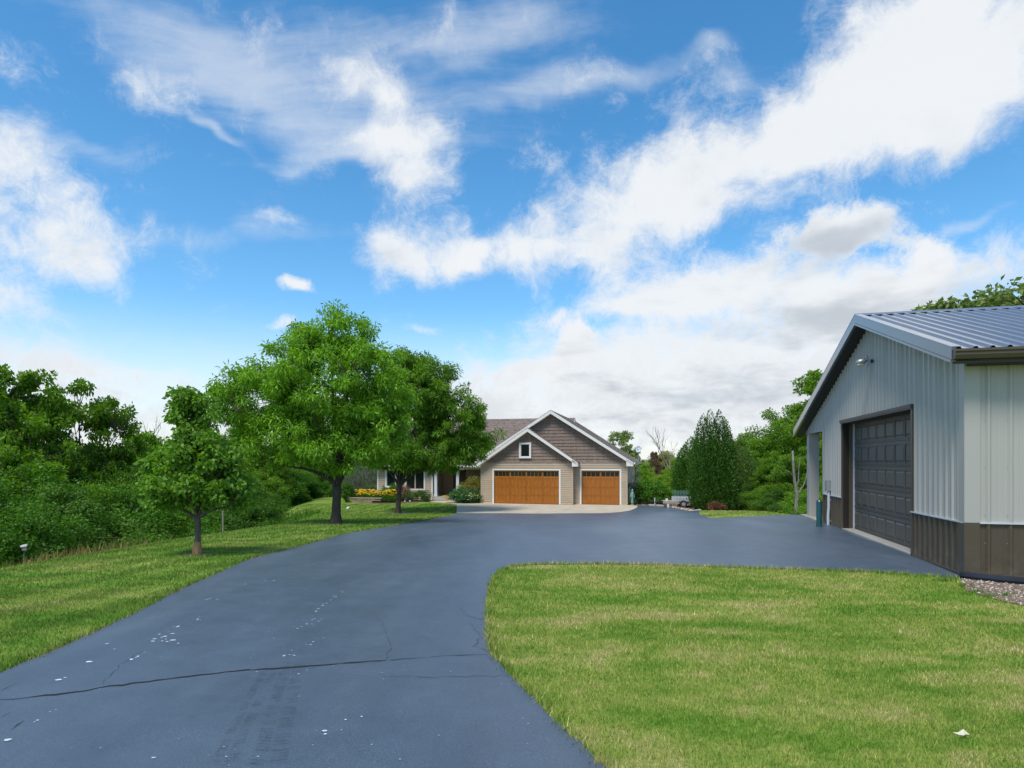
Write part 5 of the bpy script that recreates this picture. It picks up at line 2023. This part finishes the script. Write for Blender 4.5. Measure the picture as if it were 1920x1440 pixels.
# ---- shrubs and flowers round the house
def shrub(name, label, loc, ells, n, L_, W_, leaf, seed, cat='shrub', group=None, clump_r=.22, droop=.15, lift=.2, stem='bark'):
    r = np.random.default_rng(seed)
    nc = max(8, n // 45)
    cen, s = in_ellipsoids(ells, nc, r, .4)
    cen[:, 2] = np.maximum(cen[:, 2], .08)
    v, f, t = leaf_cloud(cen, clump_r * r.uniform(.7, 1.2, nc), 45, L_, W_, r, droop=droop, lift=lift, flat=.85, clump_var=.4)
    v[:, 2] = np.maximum(v[:, 2], .01)
    root = empty(name, loc)
    tag(root, label, cat, group)
    mb = MB()
    for k in range(7):
        c = cen[k]
        mb.tube(bez((c[0] * .12, c[1] * .12, -.06), (c[0] * .4, c[1] * .4, c[2] * .6), c, 4), [.022, .018, .014, .01, .006], 5, cap=False)
    mb.build('stems', M[stem], root)
    link('foliage', np_mesh('foliage', v, f, t), M[leaf], root)
    return root


def hloc(u, v, dz=0.0):
    x, y = house_xy(u, v)
    return (x, y, gz1(x, y) + dz)


def petals(root, pts, size, mat, seed, name='flowers'):
    """each bloom is a cup of five small petals"""
    r = np.random.default_rng(seed)
    vs, fs, ts = [], [], []
    for p in pts:
        tilt = r.normal(size=2) * .4
        for k in range(5):
            a = 6.283 * k / 5 + r.uniform(0, 1)
            d = np.array([math.cos(a) + tilt[0], math.sin(a) + tilt[1], .55])
            q = np.array([-math.sin(a), math.cos(a), 0]) * size * .42
            b = len(vs)
            vs += [p, p + d * size * .55 + q, p + d * size, p + d * size * .55 - q]
            fs.append((b, b + 1, b + 2, b + 3))
            ts.append(r.uniform(0, 1))
    o = link(name, np_mesh(name, np.array(vs), np.array(fs), np.array(ts)), M[mat], root)
    o['kind'] = 'stuff'
    return o


# lily bed with its low stone wall
lily = empty('lily_bed', hloc(-8.6, .0))
tag(lily, 'bed of yellow daylilies above the low stone wall', 'flower bed')
r_ = np.random.default_rng(81)
n = 2600
ux, uy = r_.uniform(-1.6, 1.9, n), r_.uniform(-.75, .75, n)
d = unit(np.stack([r_.normal(size=n) * .5, r_.normal(size=n) * .5, np.full(n, 1.0)], -1))
p = np.stack([ux * SX + uy * GX, ux * SY + uy * GY, np.full(n, .08)], -1)
w = rot_basis(d, r_)
ln = r_.uniform(.35, .72, n)[:, None]
v = np.empty((n, 4, 3))
v[:, 0] = p
v[:, 1] = p + d * ln * .5 + w * .022
v[:, 2] = p + d * ln + np.stack([d[:, 0], d[:, 1], -np.ones(n) * .2], -1) * .15
v[:, 3] = p + d * ln * .5 - w * .022
o = link('leaves', np_mesh('leaves', v.reshape(-1, 3), np.arange(n * 4).reshape(-1, 4), r_.uniform(0, 1, n)), M['leaf_shrub'], lily)
o['kind'] = 'stuff'
k = 190
bx2, by2 = r_.uniform(-1.6, 1.8, k), r_.uniform(-.75, .75, k)
petals(lily, np.stack([bx2 * SX + by2 * GX, bx2 * SY + by2 * GY, r_.uniform(.50, .92, k)], -1), .105, 'petal_yellow', 82)
wall_ = empty('stone_wall', hloc(-9.4, -1.15), -TH)
tag(wall_, 'low tan stone retaining wall in front of the daylilies', 'wall')
wr_ = random.Random(4)
for row in range(3):
    x = -.62 + (row % 2) * .16
    xmax = (.75, 1.15, 1.55)[row]
    while x < xmax:
        wd = wr_.uniform(.26, .42)
        MB().box(x + .006, x + wd - .006, -.15 + wr_.uniform(-.015, .015), .15, -.18 + row * .165, -.18 + row * .165 + .158).build('stone', M['stone'], wall_)
        x += wd
x = -.66
while x < 1.6:
    wd = wr_.uniform(.4, .6)
    MB().box(x + .005, x + wd - .005, -.19, .17, .318, .375).build('cap_stone', M['cap'], wall_)
    x += wd
for yy in (.42, .72, 1.02):
    for row in range(3):
        MB().box(-.62, -.36, yy - .26, yy + .03, -.18 + row * .165, -.18 + row * .165 + .158).build('stone', M['stone'], wall_)
shrub('clipped_shrub', 'clipped rounded green shrub left beside the stone wall'.replace(' left', ''), hloc(-10.5, -.9), [(0, 0, .75, .55, .5, .72), (0, 0, 1.1, .48, .45, .38)], 4200, .085, .055, 'leaf_shrub', 83, clump_r=.15, stem='bark')
shrub('shrub', 'bright green shrub behind the daylilies at the wing wall', hloc(-8.2, 1.55), [(0, 0, .65, .75, .5, .55), (.5, 0, .9, .4, .4, .4)], 3400, .09, .055, 'leaf_shrub', 84)
shrub('copper_shrub', 'copper-red leaved shrub below the wing wall', hloc(-6.95, 1.5), [(0, 0, .65, .62, .45, .58)], 2600, .085, .05, 'leaf_copper', 85)
shrub('yew_shrub', 'low dark spreading shrub below the large window', hloc(-5.55, 1.35), [(0, 0, .42, .95, .6, .40), (-.6, 0, .35, .5, .5, .33), (.6, 0, .45, .5, .5, .42)], 4200, .10, .035, 'leaf_cedar', 86, lift=.3)
shrub('golden_shrub', 'feathery olive-gold shrub between the porch and the garage', hloc(-1.0, .85), [(0, 0, 1.1, .95, .7, .85), (-.6, 0, .8, .7, .6, .7), (.35, 0, 1.35, .55, .5, .6)], 7000, .14, .028, 'leaf_olive', 87, droop=.5, clump_r=.26)
shrub('hosta_shrub', 'blue-green leafy border plants in front of the golden shrub', hloc(-1.15, -.0), [(0, -.1, .45, 1.35, .55, .40), (-.3, .2, .7, .75, .5, .4), (.9, 0, .35, .45, .45, .33)], 5200, .13, .085, 'leaf_hosta', 88, cat='plant')
fl = empty('flower_patch', hloc(-1.2, -.3))
tag(fl, 'yellow and white blossoms scattered over the border by the garage', 'flowers')
k = 55
fx, fy = r_.uniform(-1.3, 1.15, k), r_.uniform(-.45, .3, k)
petals(fl, np.stack([fx * SX + fy * GX, fx * SY + fy * GY, r_.uniform(.25, .72, k)], -1), .085, 'petal_yellow', 89)
k = 30
fx, fy = r_.uniform(-1.0, 1.15, k), r_.uniform(-.5, .25, k)
petals(fl, np.stack([fx * SX + fy * GX, fx * SY + fy * GY, r_.uniform(.12, .8, k)], -1), .08, 'petal_white', 90, 'white_flowers')
k = 40
fx, fy = r_.normal(-1.35, .16, k), r_.normal(-.05, .2, k)
petals(fl, np.stack([fx * SX + fy * GX, fx * SY + fy * GY, r_.uniform(.2, .62, k)], -1), .10, 'petal_yellow', 91)
mb = MB()
for i in range(60):
    mb.tube([(r_.uniform(-1.2, 1.1) * SX, r_.uniform(-.4, .3), -.02), (r_.uniform(-1.2, 1.1) * SX, r_.uniform(-.4, .3), .4)], .004, 3)
mb.build('stalks', M['leaf_shrub'], fl, 'stuff')
# pale weeping thicket behind the round shrub
gs = shrub('weeping_shrub', 'grey-green weeping thicket behind the clipped rounded shrub', gloc((evx(672, 56), 56)), [(0, 0, 1.9, 1.5, 1.2, 1.4), (.9, 0, 1.3, 1.0, .9, 1.1), (-.8, 0, 1.3, .9, .9, 1.1)], 6500, .26, .022, 'leaf_grey', 92, droop=.9, clump_r=.4, stem='dead_wood')
shrub('lilac_shrub', 'broad leafy green shrub beside the trailer', gloc((evx(1222, 46.2), 46.2)), [(0, 0, .85, 1.25, .9, .8), (-.75, 0, .9, .7, .7, .8), (.95, 0, .7, .8, .7, .6), (.1, 0, 1.4, .7, .6, .45)], 8200, .12, .07, 'leaf_shrub', 93)
shrub('lilac_shrub', 'leafy yellow-green shrub behind the trailer rail', gloc((evx(1268, 48), 48)), [(0, 0, 1.0, 1.0, .8, .9), (-.5, 0, 1.3, .6, .6, .6)], 4200, .12, .07, 'leaf_lime', 94)
shrub('barberry', 'small orange-leaved shrub at the foot of the arborvitae', gloc((evx(1343, 38.9), 38.9)), [(0, 0, .32, .5, .4, .3)], 1500, .07, .04, 'leaf_copper', 95)


# ---- bare trees and the birch snag
def bare_tree(name, label, loc, h, r0, seed, mat, levels=4, top=None):
    rr = random.Random(seed)
    mb = MB()

    def grow(p, d, l, r, lev):
        q = p
        pts, rads = [p], [r]
        for i in range(3):
            d = (d + Vector((rr.uniform(-.12, .12), rr.uniform(-.12, .12), .04))).normalized()
            q = q + d * l / 3
            pts.append(q)
            rads.append(r * (1 - .18 * (i + 1)))
        mb.tube(pts, rads, 6 if lev == levels else 4, cap=False)
        if lev > 0:
            for k in range(3 if lev > 1 else 4):
                t = rr.uniform(.45, 1.0)
                b = pts[0].lerp(pts[-1], t)
                nd = (d + Vector((rr.uniform(-.75, .75), rr.uniform(-.75, .75), rr.uniform(-.05, .5)))).normalized()
                grow(b, nd, l * rr.uniform(.5, .72), r * .5, lev - 1)
    grow(Vector((0, 0, -.1)), Vector((0, 0, 1)), h * .5, r0, levels)
    root = empty(name, loc)
    tag(root, label, 'tree')
    mb.build('branches', M[mat], root)
    return root


p = (evx(290, 46), 46)
bare_tree('bare_tree', 'leafless grey tree rising out of the wood', gloc(p), 10.2, .16, 3, 'dead_wood')
p = (evx(1262, 66), 66)
bare_tree('bare_tree', 'leafless tree behind the dark rounded evergreen', gloc(p), 7.6, .12, 8, 'dead_wood')
sx_, sy_ = evx(1493, 30.2), 30.2
sn = empty('birch_snag', gloc((sx_, sy_)))
tag(sn, 'broken pale birch trunk with white bark near the ground', 'tree')
mb = MB().tube([(0, 0, -.1), (.0, 0, .5), (.04, 0, 1.15), (-.08, 0, 1.75), (-.14, 0, 2.5), (-.17, 0, 3.2)], [.105, .09, .08, .065, .055, .045], 9)
mb.build('trunk', M['bark_pale'], sn, smooth=True)
mb = MB().tube([(.03, 0, 1.0), (.16, .02, 1.25), (.36, .05, 1.5), (.52, .05, 1.95), (.60, .06, 2.5)], [.05, .042, .03, .02, .008], 7)
mb.tube([(-.02, 0, 1.35), (.08, -.05, 1.75), (.10, -.05, 2.3), (.16, -.06, 2.9)], [.04, .03, .018, .007], 6)
mb.tube([(-.10, 0, 1.9), (-.32, .05, 2.2), (-.55, .02, 2.3)], [.03, .02, .006], 5)
mb.build('branch', M['bark_pale'], sn, smooth=True)

# ---- satellite dish on its pole
dx_, dy_ = evx(1197, 57), 57.0
dg = gz1(dx_, dy_)
dzt = CAMZ + (HY - 842) / F * dy_ - dg
ds = empty('satellite_dish', (dx_, dy_, dg), R(-20))
tag(ds, 'small grey satellite dish on a pole beyond the garage eave', 'dish')
MB().tube([(0, .05, -.1), (0, .05, dzt - .15)], .035, 8).build('pole', M['galv'], ds)
mb = MB()
ring = []
for j, (rr2, dp2) in enumerate(((.0, .09), (.12, .075), (.22, .03), (.29, -.02))):
    ring.append([(rr2 * math.cos(a) * .85, dp2 - .05 + .25 * rr2 * math.sin(a), dzt + rr2 * 1.15 * math.sin(a)) for a in np.linspace(0, 6.283, 19)[:-1]])
vs_ = [q for q_ in ring for q in q_]
mb.add(vs_, [(i * 18 + j, i * 18 + (j + 1) % 18, (i + 1) * 18 + (j + 1) % 18, (i + 1) * 18 + j) for i in range(3) for j in range(18)])
o = mb.build('dish', M['dish'], ds, smooth=True)
o.modifiers.new('thick', 'SOLIDIFY').thickness = .015
MB().tube([(0, 0, dzt - .25), (0, -.35, dzt - .05)], .018, 6).build('feed_arm', M['galv'], ds)
MB().box(-.04, .04, -.42, -.33, dzt - .08, dzt + .0).build('receiver', M['box_grey'], ds)
MB().tube([(.3, .1, -.1), (.02, .06, dzt - .7)], .014, 5).build('brace', M['galv'], ds)

# ---- statue and hook with purple basket at the garage corner
sx2, sy2 = house_xy(11.02, .62)
st = empty('garden_statue', (sx2, sy2, gz1(sx2, sy2)))
tag(st, 'slender pale-green garden statue at the garage corner', 'statue')
MB().lathe([(.13, -.04), (.13, .06), (.09, .10)], (0, 0, 0), 10).build('plinth', M['stone'], st)
MB().lathe([(.075, 0), (.10, .12), (.07, .40), (.085, .58), (.115, .74), (.10, .84), (.045, .90), (.04, .93)], (0, 0, .10), 12).build('body', M['verdigris'], st, smooth=True)
MB().lathe([(.035, 0), (.065, .05), (.068, .10), (.04, .16), (.0, .18)], (0, 0, 1.02), 12).build('head', M['verdigris'], st, smooth=True)
MB().tube([(.09, 0, .86), (.14, -.03, .66), (.08, -.09, .55)], [.03, .026, .02], 7).build('arm', M['verdigris'], st, smooth=True)
MB().tube([(-.09, 0, .86), (-.14, -.03, .66), (-.06, -.09, .6)], [.03, .026, .02], 7).build('arm', M['verdigris'], st, smooth=True)
hx, hy_ = house_xy(10.98, 1.05)
hk = empty('plant_hook', (hx, hy_, gz1(hx, hy_)))
tag(hk, 'black iron hook holding a purple flower basket by the garage', 'hook')
MB().tube([(.16, 0, -.1), (.16, 0, 1.95), (.12, 0, 2.08), (.04, 0, 2.1), (0, 0, 2.02), (0, 0, 1.95)], .012, 6).build('rod', M['iron'], hk)
hb = shrub('flower_basket', 'hanging basket of purple flowers beside the garage corner', (hx, hy_, gz1(hx, hy_) + 1.28), [(0, 0, .10, .33, .3, .22), (0, 0, -.1, .25, .25, .25)], 1400, .07, .04, 'leaf_hosta', 96, cat='basket', clump_r=.13, droop=.5, lift=0)
r9 = np.random.default_rng(97)
k = 150
petals(hb, np.stack([r9.normal(0, .17, k), r9.normal(0, .15, k), r9.uniform(-.05, .34, k)], -1), .06, 'petal_purple', 98)
MB().lathe([(.06, 0), (.14, .06), (.17, .16)], (0, 0, -.06), 10).build('pot', M['basket'], hb)
mb = MB()
for a in (0, 2.1, 4.2):
    mb.tube([(.16 * math.cos(a), .16 * math.sin(a), .1), (0, 0, .67)], .004, 4)
mb.build('chains', M['iron'], hb)
# hanging basket in the porch
px_, py_ = house_xy(-1.15, 2.43)
pb = shrub('porch_basket', 'hanging basket with pale flowers under the porch beam', (px_, py_, HZ + 1.55), [(0, 0, .25, .24, .24, .14)], 700, .07, .04, 'leaf_shrub', 99, cat='basket', clump_r=.1, droop=.4, lift=0)
MB().lathe([(.05, 0), (.16, .06), (.21, .20)], (0, 0, 0), 10).build('pot', M['basket'], pb)
k = 26
petals(pb, np.stack([r9.normal(.06, .12, k), r9.normal(-.06, .1, k), r9.uniform(.22, .42, k)], -1), .06, 'petal_white', 100)
mb = MB()
for a in (0, 2.1, 4.2):
    mb.tube([(.2 * math.cos(a), .2 * math.sin(a), .2), (0, 0, .86)], .005, 4)
mb.build('chains', M['iron'], pb)

# ---- small yard ornaments by the wing
ox, oy = house_xy(-6.35, .55)
orn = empty('iron_ornament', (ox, oy, gz1(ox, oy)), -TH)
tag(orn, 'dark wrought-iron garden ornament with scrolled top below the window', 'ornament')
MB().tube([(0, 0, -.05), (0, 0, .75)], .014, 6).build('stake', M['iron'], orn)
MB().tube([(.10 * math.cos(a), 0, .83 + .12 * math.sin(a)) for a in np.linspace(-1.2, 4.6, 14)], .012, 6).build('scroll', M['iron'], orn)
MB().tube([(.05 + .07 * math.cos(a), 0, .68 + .06 * math.sin(a)) for a in np.linspace(0, 5, 10)], .011, 6).build('scroll', M['iron'], orn)
for zz in (.18, .36, .54):
    MB().tube([(-.11, 0, zz), (.11, 0, zz)], .010, 5).build('crossbar', M['iron'], orn)
MB().tube([(-.11, 0, -.04), (-.11, 0, .56)], .010, 5).build('upright', M['iron'], orn)
MB().tube([(.11, 0, -.04), (.11, 0, .56)], .010, 5).build('upright', M['iron'], orn)
for (u, v_, hh, rr3, mt, lab) in ((-6.02, .5, .34, .13, 'black', 'dark glazed pot beside the iron ornament'), (-5.75, .25, .16, .08, 'bird_white', 'small white lantern at the edge of the bed'), (-6.1, .1, .14, .07, 'bird_white', 'small white jar at the foot of the iron ornament')):
    x, y = house_xy(u, v_)
    q = empty('garden_pot', (x, y, gz1(x, y)))
    tag(q, lab, 'pot')
    MB().lathe([(rr3 * .7, 0), (rr3, hh * .6), (rr3 * .85, hh * .9), (rr3 * .95, hh), (rr3 * .8, hh), (rr3 * .7, hh * .8)], (0, 0, 0), 12).build('body', M[mt], q, smooth=True)
    MB().lathe([(rr3 * .74, -.01), (rr3 * .74, .02)], (0, 0, 0), 12).build('foot', M['stone'], q)
# landscape spot lamp on the lawn
x, y = at(650, 959)
q = empty('spot_lamp', (x, y, gz1(x, y)), R(30))
tag(q, 'small white landscape spot lamp on the lawn by the clipped shrub', 'lamp')
MB().tube([(0, 0, -.08), (0, 0, .14)], .015, 6).build('stake', M['box_grey'], q)
MB().tube([(-.02, 0, .15), (.05, 0, .19), (.16, 0, .24)], [.05, .075, .09], 10).build('head', M['bird_white'], q, smooth=True)

# ---- nest box on a post at the wood's edge, and two fence stakes
y2 = 16.0
x2 = (46 - CX) / F * y2
gzz = gz1(x2, y2)
top_z = CAMZ + (HY - 1022) / F * y2
nb_ = empty('nest_box', (x2, y2, gzz), R(25))
tag(nb_, 'pale nest box on a thin green post among dry weeds', 'nest box')
hgt = top_z - gzz
MB().tube([(0, 0, -.1), (0, 0, hgt - .10)], .016, 6).build('post', M['teal'], nb_)
mb = MB().box(-.045, .045, -.04, .04, hgt - .13, hgt - .035)
mb.build('box', M['timber'], nb_)
mb = MB()
mb.hexa([(-.08, -.06, hgt - .045), (.06, -.06, hgt - .025), (.06, .06, hgt - .025), (-.08, .06, hgt - .045), (-.07, -.05, hgt - .0), (.05, -.05, hgt + .02), (.05, .05, hgt + .02), (-.07, .05, hgt - .0)])
mb.build('roof', M['bird_white'], nb_)
for (p1, tp, Y, lab) in ((418, 958, 27.5, 'pale weathered fence stake at the brow of the lawn'), (434, 961, 31, 'thinner grey fence stake just behind the pale one')):
    X = (p1 - CX) / F * Y
    z = gz1(X, Y)
    h = CAMZ + (HY - tp) / F * Y - z
    q = empty('fence_stake', (X, Y, z))
    tag(q, lab, 'post')
    rr4 = .04 if p1 == 418 else .028
    MB().tube([(0, 0, -.15), (.01, 0, h * .5), (0, 0, h - .03)], [rr4, rr4 * .95, rr4 * .9], 7).build('shaft', M['fence_post'], q)
    MB().tube([(0, 0, h - .03), (0, 0, h)], [rr4 * .9, rr4 * .5], 7).build('tip', M['fence_post'], q)

# ---- utility trailer between the shrub and the evergreens
tx, ty = evx(1272, 43.6), 43.6
tr_ = empty('utility_trailer', (tx, ty, gz1(tx, ty)), R(-9))
tag(tr_, 'low grey utility trailer with mesh rails parked in the bed', 'trailer')
MB().box(-1.05, 1.4, -.75, .75, .36, .42).build('deck', M['timber'], tr_)
MB().box(-1.10, 1.42, -.80, -.755, .26, .40).build('side_beam', M['timber'], tr_)
MB().box(-1.10, 1.42, .755, .80, .26, .40).build('side_beam', M['galv'], tr_)
MB().box(-.45, 1.05, -.35, .30, .425, .70).build('side_panel', M['trailer'], tr_)
for s_ in (-.70, .70):
    mb = MB()
    for zz in (.62, .78, .94, 1.08):
        mb.tube([(-.35, s_, zz), (1.3, s_, zz)], .011, 5)
    for k in range(9):
        xx = -.35 + k * .206
        mb.tube([(xx, s_, .42), (xx, s_, 1.08)], .009, 5)
    mb.build('mesh_rail', M['verdigris'], tr_)
for s_ in (-.93, .83):
    wh = MB().tube([(.25, s_, .25), (.25, s_ + .14, .25)], .25, 18).build('wheel', M['rubber'], tr_)
    MB().tube([(.25, s_ - .012, .25), (.25, s_ - .004, .25)], .13, 12).build('rim', M['galv'], wh)
    MB().box(-.08, .58, s_ - .02, s_ + .16, .53, .56).build('fender', M['box_grey'], tr_)
mb = MB()
mb.tube([(-1.05, -.6, .33), (-1.9, 0, .33)], .035, 6)
mb.tube([(-1.05, .6, .33), (-1.9, 0, .33)], .035, 6)
mb.build('tongue', M['black'], tr_)
MB().tube([(-1.6, 0, .0), (-1.6, 0, .62)], .035, 8).build('jack', M['bird_white'], tr_)
MB().box(-.85, -.70, -.96, -.82, .02, .24).build('support_block', M['bird_white'], tr_)
MB().box(-.92, -.76, -.70, -.54, .425, .60).build('battery_box', M['bird_white'], tr_)
# edging stones along the bed
er = random.Random(21)
es_line = smooth_poly([(9.75, 44.55), (10.75, 43.45), (11.45, 40.5), (11.2, 37.6)], 9)
for (a, b) in zip(es_line[:-1], es_line[1:]):
    x, y = (a[0] + b[0]) / 2, (a[1] + b[1]) / 2
    rr5 = er.uniform(.09, .15)
    mb = MB()
    mb.lathe([(rr5 * .7, -.06), (rr5, .0), (rr5 * .85, .07), (rr5 * .3, .10)], (0, 0, 0), 7)
    mb.v = [(vx * er.uniform(.85, 1.35), vy * er.uniform(.85, 1.2), vz * er.uniform(.8, 1.2)) for vx, vy, vz in mb.v]
    o = mb.build('edging_stone', M['pebble'])
    o.location = (x, y, gz1(x, y) + .02)
    o.rotation_euler = (0, 0, er.uniform(0, 6))
    tag(o, 'rounded tan edging stone between the asphalt and the mulch bed', 'stone', 'edging stones along the mulch bed')
n = 2600
x = rng.uniform(9, 16, n)
y = rng.uniform(36, 47, n)
k = inside(bed_right, x, y)
pv, pf, pt = pebbles(x[k], y[k], .02, .06, gz)
o = link('bed_stones', np_mesh('bed_stones', pv, pf, pt), M['stones'])
tag(o, 'scattered brown stones in the bed beside the trailer', 'stones', kind='stuff')
